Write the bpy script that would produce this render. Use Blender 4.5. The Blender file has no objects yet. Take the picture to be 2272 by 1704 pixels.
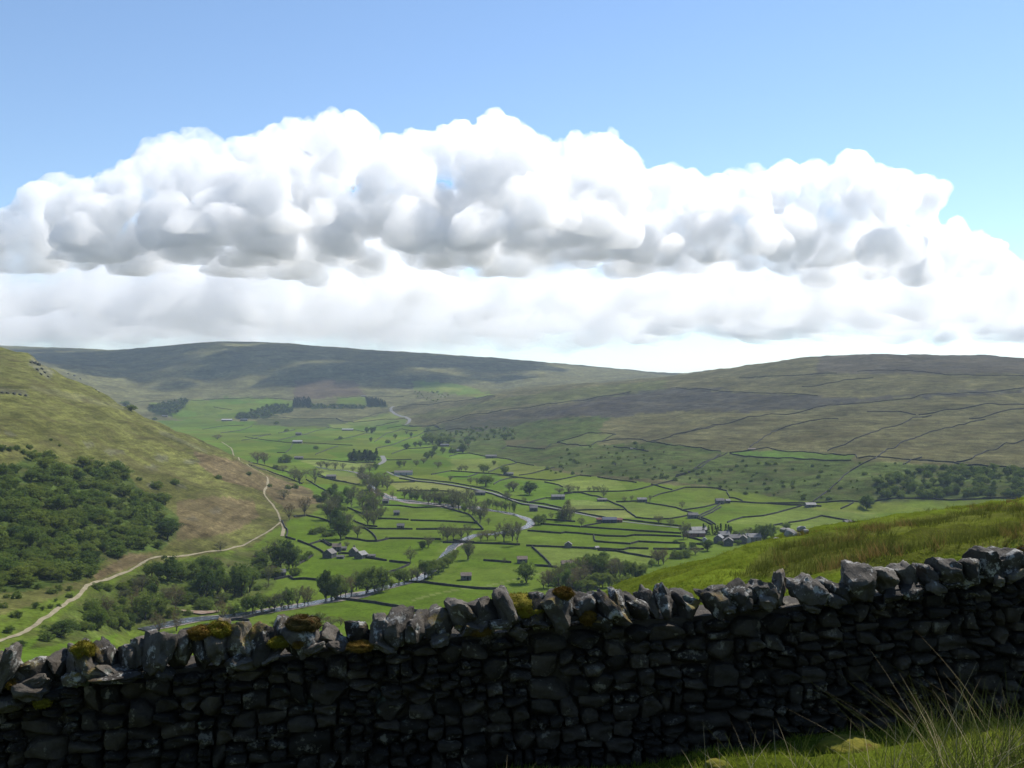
import bpy, bmesh, math, random
import numpy as np
from mathutils import Vector, Matrix, noise as mnoise

sc = bpy.context.scene
COL = sc.collection
F, CX, HZ = 2272.0, 1136.0, 880.0      # focal length, centre column and horizon row of the photograph, in its pixels

# ------------------------------------------------------------------ camera, sky, sun, exposure
cam = bpy.data.objects.new('camera', bpy.data.cameras.new('camera'))
COL.objects.link(cam)
cam.data.sensor_width = 36.0
cam.data.lens = 36.0
cam.data.shift_y = 28.0 / 2272.0
cam.data.clip_start = 0.1
cam.data.clip_end = 120000.0
cam.rotation_euler = (math.radians(90), 0, 0)
sc.camera = cam

SUN_EL, SUN_AZ = math.radians(47), math.radians(40)
world = bpy.data.worlds.new('World')
sc.world = world
world.use_nodes = True
wnt = world.node_tree
sky = wnt.nodes.new('ShaderNodeTexSky')
sky.sky_type = 'NISHITA'
sky.sun_disc = False
sky.sun_elevation = SUN_EL
sky.sun_rotation = SUN_AZ
sky.altitude = 400
sky.air_density = 1.0
sky.dust_density = 0.0
sky.ozone_density = 3.0
wnt.links.new(sky.outputs[0], wnt.nodes['Background'].inputs[0])
wnt.nodes['Background'].inputs[1].default_value = 0.105

sun = bpy.data.objects.new('sun', bpy.data.lights.new('sun', 'SUN'))
COL.objects.link(sun)
sun.data.energy = 4.2
sun.data.angle = math.radians(0.5)
sun.data.color = (1.0, 0.955, 0.89)
SUN_DIR = Vector((math.cos(SUN_EL) * math.sin(SUN_AZ), math.cos(SUN_EL) * math.cos(SUN_AZ), math.sin(SUN_EL)))
sun.rotation_euler = SUN_DIR.to_track_quat('Z', 'Y').to_euler()

sc.view_settings.view_transform = 'Standard'
sc.view_settings.look = 'None'
sc.view_settings.exposure = 0.6
sc.view_settings.gamma = 1.0
sc.view_settings.use_curve_mapping = False
sc.cycles.max_bounces = 16
sc.cycles.diffuse_bounces = 3
sc.cycles.volume_bounces = 14
sc.cycles.transparent_max_bounces = 16
sc.cycles.use_denoising = True

# ------------------------------------------------------------------ helpers
R = random.Random(7)


def tag(o, label=None, cat=None, group=None, kind=None):
    if label: o['label'] = label
    if cat: o['category'] = cat
    if group: o['group'] = group
    if kind: o['kind'] = kind
    return o


def link(name, data, parent=None):
    o = bpy.data.objects.new(name, data)
    COL.objects.link(o)
    if parent is not None:
        o.parent = parent
    return o


def mesh_np(name, verts, faces, mat=None, smooth=True):
    me = bpy.data.meshes.new(name)
    me.from_pydata([tuple(v) for v in verts], [], faces)
    if smooth:
        me.polygons.foreach_set('use_smooth', np.ones(len(me.polygons), dtype=bool))
    if mat: me.materials.append(mat)
    me.update()
    return me


def mesh_fast(name, verts, quads, mat=None, smooth=True):
    """verts (n,3) and faces (m,k) as arrays"""
    verts = np.asarray(verts, dtype=np.float32)
    quads = np.asarray(quads, dtype=np.int32)
    k = quads.shape[1]
    me = bpy.data.meshes.new(name)
    me.vertices.add(len(verts)); me.vertices.foreach_set('co', verts.ravel())
    me.loops.add(quads.size); me.loops.foreach_set('vertex_index', quads.ravel())
    me.polygons.add(len(quads)); me.polygons.foreach_set('loop_start', np.arange(0, quads.size, k, dtype=np.int32))
    me.polygons.foreach_set('use_smooth', np.full(len(quads), smooth, dtype=bool))
    me.update(calc_edges=True)
    me.validate()
    if mat: me.materials.append(mat)
    return me


def _hash(ix, iy, seed):
    h = (ix * 374761393 + iy * 668265263 + seed * 974711) & 0x7fffffff
    h = ((h ^ (h >> 13)) * 1274126177) & 0x7fffffff
    return ((h ^ (h >> 16)) & 0xffff) / 65535.0


def vnoise(x, y, seed=0):
    x = np.asarray(x, dtype=np.float64); y = np.asarray(y, dtype=np.float64)
    ix = np.floor(x).astype(np.int64); iy = np.floor(y).astype(np.int64)
    fx = x - ix; fy = y - iy
    fx = fx * fx * (3 - 2 * fx); fy = fy * fy * (3 - 2 * fy)
    a = _hash(ix, iy, seed); b = _hash(ix + 1, iy, seed); c = _hash(ix, iy + 1, seed); d = _hash(ix + 1, iy + 1, seed)
    return (a + (b - a) * fx) * (1 - fy) + (c + (d - c) * fx) * fy - 0.5


def fbm(x, y, octaves=4, seed=0, gain=0.5):
    s = 0; a = 1.0
    for i in range(octaves):
        s = s + a * vnoise(x, y, seed + i * 17)
        x = x * 2.03 + 11.3; y = y * 2.03 - 7.1; a *= gain
    return s


def sstep(a, b, x):
    t = np.clip((x - a) / (b - a), 0, 1)
    return t * t * (3 - 2 * t)


# ------------------------------------------------------------------ terrain: heights from control points read off the photograph
def zfloor(y): return -135.0 + np.maximum(0, np.asarray(y, dtype=float) - 1200.0) * 0.012


def floor_depth(py):
    y = 1000.0
    for _ in range(60):
        y = -zfloor(y) * F / (py - HZ)
    return float(y)


def inpoly(px, py, poly):
    px = np.asarray(px, dtype=float); py = np.asarray(py, dtype=float)
    ins = np.zeros(px.shape, dtype=bool)
    n = len(poly)
    for i in range(n):
        x0, y0 = poly[i]; x1, y1 = poly[(i + 1) % n]
        if y0 == y1: continue
        c = ((y0 > py) != (y1 > py)) & (px < (x1 - x0) * (py - y0) / (y1 - y0) + x0)
        ins ^= c
    return ins


FLOOR_POLY = [(330, 1425), (560, 1405), (700, 1375), (1000, 1345), (1330, 1308), (1500, 1262), (1640, 1228), (1750, 1190), (1900, 1152),
              (1850, 1125), (1600, 1095), (1400, 1078), (1250, 1055), (1050, 1006), (950, 968), (900, 948), (600, 945), (470, 942), (500, 968),
              (600, 1000), (700, 1060), (760, 1110), (720, 1135), (660, 1165), (640, 1215), (600, 1290), (480, 1360)]
CP = []   # (x, y, z)


def cpx(px, py, d): CP.append(((px - CX) / F * d, d, (HZ - py) / F * d))
def cpz(px, d, z): CP.append(((px - CX) / F * d, d, z))


_pys = [943, 950, 958, 968, 980, 995, 1012, 1030, 1052, 1078, 1108, 1140, 1176, 1215, 1258, 1305, 1350, 1395]
for i, py in enumerate(_pys):
    for px in range(330 + (i % 2) * 40, 1920, 95):
        if inpoly(px, py, FLOOR_POLY):
            d = floor_depth(py); cpz(px, d, float(zfloor(d)))
for q in [(0, 1425, 420), (150, 1334, 550), (186, 1308, 595), (330, 1240, 730), (540, 1212, 930), (620, 1168, 1030), (0, 1310, 560), (0, 1180, 690), (0, 1010, 880),
          (0, 900, 1150), (0, 830, 1400), (0, 769, 1640), (60, 777, 1640), (90, 808, 1640), (150, 1250, 660), (150, 1100, 850), (150, 960, 1130), (150, 880, 1400), (150, 834, 1640),
          (220, 866, 1650), (300, 1180, 820), (300, 1080, 1000), (300, 980, 1300), (300, 913, 1650), (375, 948, 1660), (450, 1150, 960), (450, 1080, 1130), (450, 1020, 1350),
          (450, 977, 1680), (530, 1016, 1660), (560, 1100, 1180), (560, 1050, 1380), (590, 1080, 1330), (640, 1072, 1500), (680, 1108, 1330), (180, 1380, 520), (290, 1412, 570),
          # behind the left spur
          (0, 795, 1900), (0, 805, 2500), (0, 800, 4000), (60, 800, 1900), (90, 840, 1900), (150, 872, 1980), (150, 900, 2800), (150, 850, 4400), (220, 915, 2000),
          # far left ridge
          (-300, 770, 7500), (0, 766, 8000), (160, 772, 8000), (300, 778, 7600), (0, 790, 6000), (160, 800, 5600), (100, 815, 5000),
          # far hill
          (300, 900, 4250), (300, 870, 4700), (300, 840, 5000), (300, 800, 5600), (330, 778, 6000), (380, 777, 5900), (430, 770, 5800),
          (450, 905, 4300), (450, 880, 4600), (450, 850, 4900), (450, 810, 5300), (500, 771, 5700),
          (600, 905, 4200), (600, 880, 4500), (600, 850, 4850), (600, 810, 5300), (600, 770, 5800), (680, 778, 5800),
          (750, 910, 4050), (750, 880, 4400), (750, 840, 4900), (750, 785, 5800), (850, 790, 5800), (900, 905, 4000), (900, 880, 4400), (900, 850, 4900), (900, 793, 5900),
          (1000, 905, 3750), (1000, 885, 4100), (1000, 860, 4800), (1000, 796, 5900),
          # right hill and its shoulder
          (900, 925, 3600), (1000, 950, 2950), (1000, 925, 3300), (1100, 965, 2650), (1100, 920, 3100), (1100, 890, 3400), (1100, 872, 3600), (1100, 878, 4100), (1100, 862, 4800), (1100, 840, 5200), (1100, 803, 5900),
          (1200, 1020, 1950), (1200, 860, 3600), (1200, 808, 5900), (1300, 1008, 1900), (1300, 978, 2080), (1300, 930, 2550), (1300, 890, 3050), (1300, 852, 3550), (1300, 860, 4200), (1300, 850, 5000), (1300, 817, 5900),
          (1400, 843, 3560), (1400, 824, 5900), (1500, 1045, 1600), (1500, 985, 1850), (1500, 930, 2300), (1500, 880, 2850), (1500, 833, 3500), (1500, 845, 4500), (1500, 835, 6000),
          (1600, 822, 3400), (1700, 1050, 1470), (1700, 1005, 1640), (1700, 940, 2100), (1700, 880, 2550), (1700, 806, 3300), (1700, 815, 4200), (1780, 797, 3200), (1860, 796, 3100), (1930, 1060, 1320), (1930, 1010, 1500),
          (1930, 940, 1950), (1930, 880, 2350), (1930, 790, 3000), (1930, 800, 4000), (2020, 797, 2980), (2100, 797, 2950), (2272, 1130, 1150), (2272, 1060, 1270), (2272, 1010, 1450), (2272, 940, 1850),
          (2272, 880, 2200), (2272, 797, 2850), (2272, 806, 4000), (1930, 1128, 1225), (2100, 1128, 1190), (1700, 1100, 1375)]:
    cpx(*q)
for px, d in [(450, 2000), (450, 2500), (300, 2500), (300, 3300), (530, 2000), (600, 1750), (150, 3400), (640, 1700), (690, 1550)]:
    cpz(px, d, float(zfloor(d)) + 1)
NEAR = {0: [(14, -4.2), (30, -10), (100, -33), (200, -62), (330, -90)],
        600: [(14, -4.1), (30, -9.5), (100, -32), (250, -75), (450, -118), (560, -134)],
        1136: [(14, -3.8), (30, -8), (100, -28), (250, -70), (450, -112), (600, -134)],
        1400: [(14, -3.55), (25, -5.0), (50, -9.15), (70, -14.5), (120, -30), (300, -82), (620, -134)],
        1600: [(14, -3.3), (25, -4.6), (60, -9.45), (85, -14.5), (150, -34), (400, -100), (700, -134)],
        1800: [(14, -3.05), (25, -4.15), (40, -5.75), (70, -9.25), (100, -16), (200, -46), (500, -112), (850, -134)],
        2050: [(14, -2.75), (25, -3.75), (50, -6.2), (80, -9.15), (120, -19), (250, -56), (700, -127), (1000, -134)],
        2272: [(14, -2.45), (25, -3.3), (50, -5.5), (90, -9.0), (140, -21), (300, -62), (700, -122), (1000, -132)],
        3000: [(14, -1.6), (30, -2.5), (100, -7), (300, -45), (900, -110), (1150, -115), (1500, -60), (2400, 80), (3500, 120)],
        -700: [(14, -5), (30, -11), (100, -36), (300, -85), (500, -90), (800, 0), (1200, 90), (2000, 60), (5000, 150)]}
for px, l in NEAR.items():
    for d, z in l: cpz(px, d, z)
for px in range(-600, 3200, 400):
    cpz(px, 13000, 150); cpz(px, 30000, -100)
for th, l in {90: [(12, -.7), (100, 8), (500, 40), (3000, 120), (9000, 150), (30000, -100)], -90: [(12, -3), (100, -22), (400, -50), (1500, 60), (9000, 150), (30000, -100)],
              150: [(12, -.1), (100, 10), (1000, 100), (9000, 150), (30000, -100)], -150: [(12, -.6), (100, 4), (1000, 90), (9000, 150), (30000, -100)],
              180: [(12, .2), (100, 9), (1000, 100), (9000, 150), (30000, -100)], -180: [(12, .2), (100, 9), (1000, 100), (9000, 150), (30000, -100)]}.items():
    for r, z in l: CP.append((r * math.sin(math.radians(th)), r * math.cos(math.radians(th)), z))
CP = np.array(CP)


def _uv(x, y):
    th = np.arctan2(x, y)
    return th * 6.0, np.log(np.hypot(x, y)) * 1.6


def _cp_uv():
    u, v = _uv(CP[:, 0], CP[:, 1])
    # the two ends of the circle keep their own sign
    u[-5:] = -abs(u[-5:]); u[-10:-5] = abs(u[-10:-5])
    return u, v


_u, _v = _cp_uv()
_t = CP[:, 2] / np.hypot(CP[:, 0], CP[:, 1])
_n = len(CP)
_A = np.zeros((_n + 3, _n + 3))
_A[:_n, :_n] = np.sqrt((_u[:, None] - _u[None]) ** 2 + (_v[:, None] - _v[None]) ** 2 + 1e-6) - np.eye(_n) * 0.01
_A[:_n, _n] = 1; _A[:_n, _n + 1] = _u; _A[:_n, _n + 2] = _v
_A[_n:, :_n] = _A[:_n, _n:].T
_wts = np.linalg.solve(_A, np.concatenate([_t, [0, 0, 0]]))


def plane_near(x, y): return -1.65 - 0.18 * y + 0.10 * x


def height_raw(x, y):
    x = np.asarray(x, dtype=float); y = np.asarray(y, dtype=float)
    sh = x.shape; x = x.ravel(); y = y.ravel()
    r = np.hypot(x, y)
    u, v = _uv(x, y)
    out = np.empty(len(x))
    for i in range(0, len(x), 20000):
        s = slice(i, i + 20000)
        k = np.sqrt((u[s, None] - _u[None]) ** 2 + (v[s, None] - _v[None]) ** 2 + 1e-6)
        out[s] = k @ _wts[:_n] + _wts[_n] + _wts[_n + 1] * u[s] + _wts[_n + 2] * v[s]
    z = out * r
    zf = zfloor(np.maximum(y, 0)) - 1.0
    far = sstep(350, 450, r)
    z = np.where(z < zf, z * (1 - far) + zf * far, z)
    b = sstep(11.5, 20, r)
    return (plane_near(x, y) * (1 - b) + z * b).reshape(sh)


def relief(x, y, z):
    """hummocks, gullies and crags on top of the interpolated heights"""
    r = np.hypot(x, y)
    above = np.clip((z - zfloor(np.maximum(y, 0))) / 40.0, 0, 1)
    far = sstep(300, 700, r) * above
    d = fbm(x / 160, y / 160, 4, 3) * 9 * far + fbm(x / 45, y / 45, 4, 9) * 4.5 * far
    d += fbm(x / 620 + 3.3, y / 480, 3, 61) * 46 * above * sstep(3600, 4600, r) * (1 - sstep(5300, 5900, r))
    d += fbm(x / 14, y / 14, 3, 21) * 1.3 * far * (1 - sstep(1800, 2600, r))
    # terraces of harder rock on the hillsides
    ter = np.abs(((z + 6 * fbm(x / 200, y / 200, 2, 5)) / 22.0) % 1.0 - 0.5)
    d += (ter - 0.25) * 7.0 * far * sstep(500, 900, r)
    nearm = sstep(12, 20, r) * (1 - sstep(150, 300, r))
    d += nearm * (fbm(x / 2.6, y / 2.6, 3, 31) * 0.62 + fbm(x / 11, y / 11, 2, 37) * 0.5)
    d += (1 - sstep(10, 20, r)) * (fbm(x / 0.9, y / 0.9, 3, 41) * 0.13)
    return d


_cols = np.unique(np.concatenate([np.linspace(-180, -34, 40), np.linspace(-34, 34, 620), np.linspace(34, 180, 40)]))
TH = np.radians(_cols)


def _seg(a, b, f): return np.exp(np.arange(math.log(a), math.log(b), math.log(1 + f)))


RR = np.concatenate([_seg(.4, 6, .07), _seg(6, 12, .015), _seg(12, 120, .0125), _seg(120, 400, .02), _seg(400, 4200, .008), _seg(4200, 9500, .01), _seg(9500, 31000, .08)])
GX = RR[:, None] * np.sin(TH)[None]; GY = RR[:, None] * np.cos(TH)[None]
GZ = height_raw(GX, GY)
GZ = GZ + relief(GX, GY, GZ)
LR = np.log(RR)


def H(x, y):
    x = np.asarray(x, dtype=float); y = np.asarray(y, dtype=float)
    th = np.arctan2(x, y); lr = np.log(np.maximum(np.hypot(x, y), RR[0] * 1.001))
    i = np.clip(np.searchsorted(LR, lr) - 1, 0, len(LR) - 2); j = np.clip(np.searchsorted(TH, th) - 1, 0, len(TH) - 2)
    a = np.clip((np.exp(lr) - RR[i]) / (RR[i + 1] - RR[i]), 0, 1); b = np.clip((th - TH[j]) / (TH[j + 1] - TH[j]), 0, 1)
    return (GZ[i, j] * (1 - a) + GZ[i + 1, j] * a) * (1 - b) + (GZ[i, j + 1] * (1 - a) + GZ[i + 1, j + 1] * a) * b


_DS = np.exp(np.linspace(math.log(12), math.log(9000), 2400))


def at(px, py, dmin=250.0):
    """where the sight line through a pixel of the photograph first meets the ground beyond dmin"""
    ds = _DS[_DS >= dmin]
    s = (HZ - py) / F
    x = (px - CX) / F * ds
    z = H(x, ds)
    k = np.nonzero(z >= s * ds)[0]
    if len(k) == 0: k = [np.argmax(z / ds)]
    i = k[0]
    d = ds[i]
    if i > 0:
        e0 = z[i - 1] - s * ds[i - 1]; e1 = z[i] - s * ds[i]
        if e1 > e0: d = ds[i - 1] + (ds[i] - ds[i - 1]) * np.clip(-e0 / (e1 - e0), 0, 1)
    X = (px - CX) / F * d
    return Vector((X, d, float(H(X, d))))


def zoom(x0, y0, k):
    return lambda pts: [(x0 + q[0] / k, y0 + q[1] / k) for q in pts]


A1 = zoom(0, 740, 2.9105); A2 = zoom(560, 880, 3.687); A3 = zoom(1000, 880, 3.687); A4 = zoom(1500, 760, 2.8601); A5 = zoom(0, 1250, 2.9105)
B1 = zoom(300, 820, 3.687); B2 = zoom(800, 820, 3.687); B3 = zoom(1100, 1060, 4.424); B4 = zoom(1450, 1080, 4.424); B5 = zoom(560, 1100, 4.424); B6 = zoom(200, 1180, 3.687)

# ------------------------------------------------------------------ materials
def new_mat(name):
    m = bpy.data.materials.new(name); m.use_nodes = True
    nt = m.node_tree
    b = nt.nodes['Principled BSDF']
    b.inputs['Roughness'].default_value = 0.9
    b.inputs['Specular IOR Level'].default_value = 0.2
    return m, nt, b


def n_noise(nt, scale, detail=4, rough=0.55, vec=None):
    n = nt.nodes.new('ShaderNodeTexNoise')
    n.inputs['Scale'].default_value = scale; n.inputs['Detail'].default_value = detail; n.inputs['Roughness'].default_value = rough
    if vec is not None: nt.links.new(vec, n.inputs['Vector'])
    return n.outputs[0]


def n_map(nt, src, a, b, c, d):
    n = nt.nodes.new('ShaderNodeMapRange')
    for i, v in enumerate((a, b, c, d)): n.inputs[i + 1].default_value = v
    nt.links.new(src, n.inputs[0])
    return n.outputs[0]


def n_mix(nt, fac, a, b, mode='MIX'):
    n = nt.nodes.new('ShaderNodeMix'); n.data_type = 'RGBA'; n.blend_type = mode
    for key, v in ((0, fac), (6, a), (7, b)):
        if isinstance(v, bpy.types.NodeSocket): nt.links.new(v, n.inputs[key])
        elif key == 0: n.inputs[0].default_value = v
        else: n.inputs[key].default_value = (*v, 1)
    return n.outputs[2]


def n_bump(nt, b, h, strength, dist):
    n = nt.nodes.new('ShaderNodeBump'); n.inputs['Strength'].default_value = strength; n.inputs['Distance'].default_value = dist
    nt.links.new(h, n.inputs['Height']); nt.links.new(n.outputs[0], b.inputs['Normal'])


def coord(nt, which='Object'):
    return nt.nodes.new('ShaderNodeTexCoord').outputs[which]


def geo_pos(nt):
    return nt.nodes.new('ShaderNodeNewGeometry').outputs['Position']


def two_tone(name, c1, c2, scale, lo=.38, hi=.62, bump=0.0, bdist=.02, rough=.9, world=False, c3=None, s3=1.0):
    m, nt, b = new_mat(name)
    v = geo_pos(nt) if world else coord(nt)
    n = n_noise(nt, scale, 5, .6, v)
    col = n_mix(nt, n_map(nt, n, lo, hi, 0, 1), c1, c2)
    if c3: col = n_mix(nt, n_map(nt, n_noise(nt, s3, 5, .65, v), .56, .66, 0, 1), col, c3)
    nt.links.new(col, b.inputs['Base Color'])
    b.inputs['Roughness'].default_value = rough
    if bump: n_bump(nt, b, n_noise(nt, scale * 3, 6, .65, v), bump, bdist)
    return m


def ground_mat():
    m, nt, b = new_mat('ground')
    p = geo_pos(nt)
    at_ = nt.nodes.new('ShaderNodeAttribute'); at_.attribute_name = 'Col'
    wild = nt.nodes.new('ShaderNodeAttribute'); wild.attribute_name = 'wild'
    col = at_.outputs['Color']
    # far scales: patchiness of moor and pasture
    n1 = n_noise(nt, 1 / 110, 6, .62, p); n2 = n_noise(nt, 1 / 17, 5, .65, p); n3 = n_noise(nt, 1 / 2.6, 5, .7, p)
    gain = nt.nodes.new('ShaderNodeMath'); gain.operation = 'MULTIPLY_ADD'
    nt.links.new(n_map(nt, n1, .3, .7, -.45, .45), gain.inputs[0]); nt.links.new(wild.outputs['Fac'], gain.inputs[1]); gain.inputs[2].default_value = 1
    g2 = nt.nodes.new('ShaderNodeMath'); g2.operation = 'MULTIPLY_ADD'
    w2 = n_map(nt, wild.outputs['Fac'], 0, 1, .3, 1)
    nt.links.new(n_map(nt, n2, .3, .7, -.4, .4), g2.inputs[0]); nt.links.new(w2, g2.inputs[1]); g2.inputs[2].default_value = 1
    g3 = nt.nodes.new('ShaderNodeMath'); g3.operation = 'MULTIPLY_ADD'
    nt.links.new(n_map(nt, n3, .3, .7, -.5, .5), g3.inputs[0]); nt.links.new(w2, g3.inputs[1]); g3.inputs[2].default_value = 1
    x = nt.nodes.new('ShaderNodeMath'); x.operation = 'MULTIPLY'; nt.links.new(gain.outputs[0], x.inputs[0]); nt.links.new(g2.outputs[0], x.inputs[1])
    y = nt.nodes.new('ShaderNodeMath'); y.operation = 'MULTIPLY'; nt.links.new(x.outputs[0], y.inputs[0]); nt.links.new(g3.outputs[0], y.inputs[1])
    # terracettes and sheep paths: streaks that follow the contours
    st = nt.nodes.new('ShaderNodeVectorMath'); st.operation = 'MULTIPLY'; nt.links.new(p, st.inputs[0]); st.inputs[1].default_value = (1 / 55, 1 / 55, 1 / 2.4)
    n4 = n_noise(nt, 1.0, 5, .65, st.outputs[0])
    g4 = nt.nodes.new('ShaderNodeMath'); g4.operation = 'MULTIPLY_ADD'
    nt.links.new(n_map(nt, n4, .3, .7, -.42, .42), g4.inputs[0]); nt.links.new(wild.outputs['Fac'], g4.inputs[1]); g4.inputs[2].default_value = 1
    y2 = nt.nodes.new('ShaderNodeMath'); y2.operation = 'MULTIPLY'; nt.links.new(y.outputs[0], y2.inputs[0]); nt.links.new(g4.outputs[0], y2.inputs[1])
    vm = nt.nodes.new('ShaderNodeVectorMath'); vm.operation = 'SCALE'
    nt.links.new(col, vm.inputs[0]); nt.links.new(y2.outputs[0], vm.inputs[3])
    # hue drift between grass and dead bent, stronger on wild ground
    hue = nt.nodes.new('ShaderNodeMath'); hue.operation = 'MULTIPLY'
    nt.links.new(n_map(nt, n_noise(nt, 1 / 48, 6, .68, p), .48, .66, 0, .55), hue.inputs[0]); nt.links.new(wild.outputs['Fac'], hue.inputs[1])
    c = n_mix(nt, hue.outputs[0], vm.outputs[0], (.085, .072, .034))
    nt.links.new(c, b.inputs['Base Color'])
    n_bump(nt, b, n_noise(nt, 1 / 1.7, 6, .7, p), .6, .5)
    b.inputs['Specular IOR Level'].default_value = 0.0
    b.inputs['Roughness'].default_value = 1.0
    return m


# ------------------------------------------------------------------ what grows where (colours of the land itself)
gD, gM, gL, gY = (.071, .112, .011), (.084, .122, .016), (.108, .142, .028), (.130, .150, .040)
MOOR, OLIVE, SCRUB, HEATH, BRACKEN, ROCK = (.088, .082, .036), (.088, .090, .026), (.056, .074, .020), (.038, .036, .036), (.118, .084, .048), (.12, .115, .10)
FARHILL = (.104, .102, .044)
px_ = CX + F * GX / np.maximum(GY, 1e-3)
py_ = HZ - F * GZ / np.maximum(GY, 1e-3)
rr_ = np.hypot(GX, GY)
C = np.empty(GX.shape + (3,)); WILD = np.ones(GX.shape)
C[:] = FARHILL
C[rr_ < 480] = (.05, .08, .012)
front = GY > 1
hgt = GZ - zfloor(np.maximum(GY, 0))
# pasture on the valley floor, moor on the tops
f = (hgt < 14) & (rr_ > 400); C[f] = gM; WILD[f] = .25
wx = fbm(GX / 40, GY / 40, 3, 51) * 9; wy = fbm(GX / 40, GY / 40, 3, 77) * 5


def paint(poly, col, wild, dmin=250, dmax=1e9, warp=1.0, mix=1.0):
    k = front & (rr_ > dmin) & (rr_ < dmax)
    idx = np.nonzero(k)
    s = inpoly(px_[idx] + wx[idx] * warp, py_[idx] + wy[idx] * warp, poly)
    i, j = idx[0][s], idx[1][s]
    C[i, j] = C[i, j] * (1 - mix) + np.array(col) * mix
    WILD[i, j] = WILD[i, j] * (1 - mix) + wild * mix


# right hill: moor above, scrub below
paint([(860, 905), (1100, 868), (1300, 848), (1500, 828), (1800, 700), (3300, 700), (3300, 1150), (2300, 1112), (1800, 1112), (1620, 1085), (1420, 1070), (1250, 1050), (1060, 1000), (960, 960)], MOOR, 1, 1000, 4300)
paint([(900, 925), (1100, 885), (1300, 860), (1480, 842), (1480, 870), (1100, 905), (960, 930)], (.080, .086, .030), 1, 1500, 4300)
paint([(930, 950), (1010, 935), (1150, 930), (1350, 925), (1330, 960), (1220, 985), (1300, 990), (1440, 980), (1600, 1000), (1900, 1022), (2300, 1040), (3300, 1040), (3300, 1140), (2300, 1125), (1800, 1115), (1620, 1088), (1500, 1068), (1300, 1052), (1130, 1022), (980, 990)], SCRUB, 1, 1000, 4300)
paint(A4([(-900, 450), (-300, 330), (0, 285), (400, 312), (900, 345), (1300, 345), (2208, 292), (2208, 318), (1500, 352), (1180, 383), (850, 420), (440, 440), (0, 430), (-400, 480)]), HEATH, .9, 1000, 4300, 2.0, .75)
paint(B2([(640, 455), (1040, 370), (1560, 290), (2212, 190), (2212, 350), (1600, 400), (1000, 500), (700, 500)]), (.046, .041, .034), .9, 1000, 4300, 2.0, .7)
paint(A4([(900, 200), (2208, 200), (2300, 60), (900, 60)]), (.070, .062, .042), .8, 1000, 4300)
# left spur
paint([(-3000, 300), (85, 780), (150, 826), (290, 900), (450, 970), (530, 1010), (650, 1068), (724, 1114), (690, 1140), (640, 1165), (612, 1172), (560, 1215), (380, 1262), (300, 1300), (180, 1400), (0, 1480), (-3000, 1500)], OLIVE, 1, 380, 1850)
paint(A1([(1250, 760), (1540, 820), (1720, 920), (2000, 1000), (2090, 1090), (1850, 1140), (1700, 1010), (1450, 960), (1300, 860)]), BRACKEN, 1, 380, 1850, 1, .75)
paint(A1([(1160, 1080), (1400, 1050), (1640, 1080), (1680, 1180), (1560, 1260), (1350, 1320), (1140, 1330), (1130, 1200)]), BRACKEN, 1, 380, 1850, 1, .7)
paint(A1([(830, 1420), (1000, 1430), (900, 1490), (620, 1600), (600, 1560), (760, 1480)]), BRACKEN, 1, 380, 1850, 1, .8)
paint(A1([(1170, 1450), (1500, 1440), (1450, 1490), (1200, 1500)]), BRACKEN, 1, 380, 1850, 1, .5)
paint(A1([(185, 150), (260, 165), (350, 250), (330, 300), (260, 270), (200, 200)]), ROCK, 1, 380, 1850, 1.5, .45)
paint(A1([(0, 352), (180, 366), (190, 402), (0, 392)]), (.085, .08, .06), 1, 380, 1850, 1.2, .5)
paint(A1([(200, 330), (500, 390), (860, 480), (840, 500), (480, 430), (180, 350)]), (.11, .11, .05), 1, 380, 1850, .6, .7)
paint(A1([(1040, 620), (1350, 760), (1330, 775), (1030, 650)]), (.11, .11, .06), 1, 380, 1850, .6, .6)
for (cx_, cy_, w_) in [(560, 720, 60), (720, 770, 70), (1000, 860, 60), (1240, 820, 50), (1040, 800, 50), (1150, 990, 50), (760, 850, 60), (990, 980, 40), (60, 650, 50), (1230, 1190, 50), (1400, 1140, 60)]:
    paint(A1([(cx_ - w_, cy_ - 10), (cx_ + w_ * .4, cy_ - 16), (cx_ + w_, cy_ + 18), (cx_ - w_ * .2, cy_ + 20)]), (.10, .095, .078), 1, 380, 1850, 2.2, .4)
# wet pasture under the left wood
paint([(-100, 1400), (200, 1300), (330, 1250), (560, 1215), (640, 1180), (640, 1240), (560, 1330), (300, 1430), (-100, 1500)], (.075, .105, .015), .7, 380, 1200)
paint([(0, 1440), (180, 1380), (260, 1405), (240, 1440), (60, 1480)], (.07, .115, .012), .4, 380, 700)
# fields of the far hill
paint(B1([(100, 272), (450, 250), (920, 232), (1310, 250), (1290, 330), (1000, 350), (800, 400), (500, 425), (330, 405)]), gM, .3, 2500)
paint(B1([(480, 425), (960, 440), (1100, 460), (1600, 470), (1800, 440), (2080, 345), (2100, 400), (2212, 470), (2212, 620), (1300, 640), (560, 520)]), gM, .3, 2200)
paint(B1([(1640, 235), (1880, 222), (1900, 290), (1650, 290)]), gM, .3, 2500)
paint(B1([(1320, 90), (1560, 85), (1800, 100), (1890, 215), (1640, 228), (1310, 245), (1300, 170)]), (.085, .066, .042), .7, 2500)
paint(B1([(1040, 400), (1640, 398), (1760, 430), (1560, 470), (1100, 460), (960, 440)]), (.062, .07, .03), .8, 2500)
paint(B2([(430, 95), (720, 105), (1090, 200), (960, 232), (700, 200), (440, 165)]), gL, .4, 3000)
paint(B2([(60, 390), (240, 345), (390, 402), (380, 440), (-300, 480)]), gY, .3, 2200)
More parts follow.
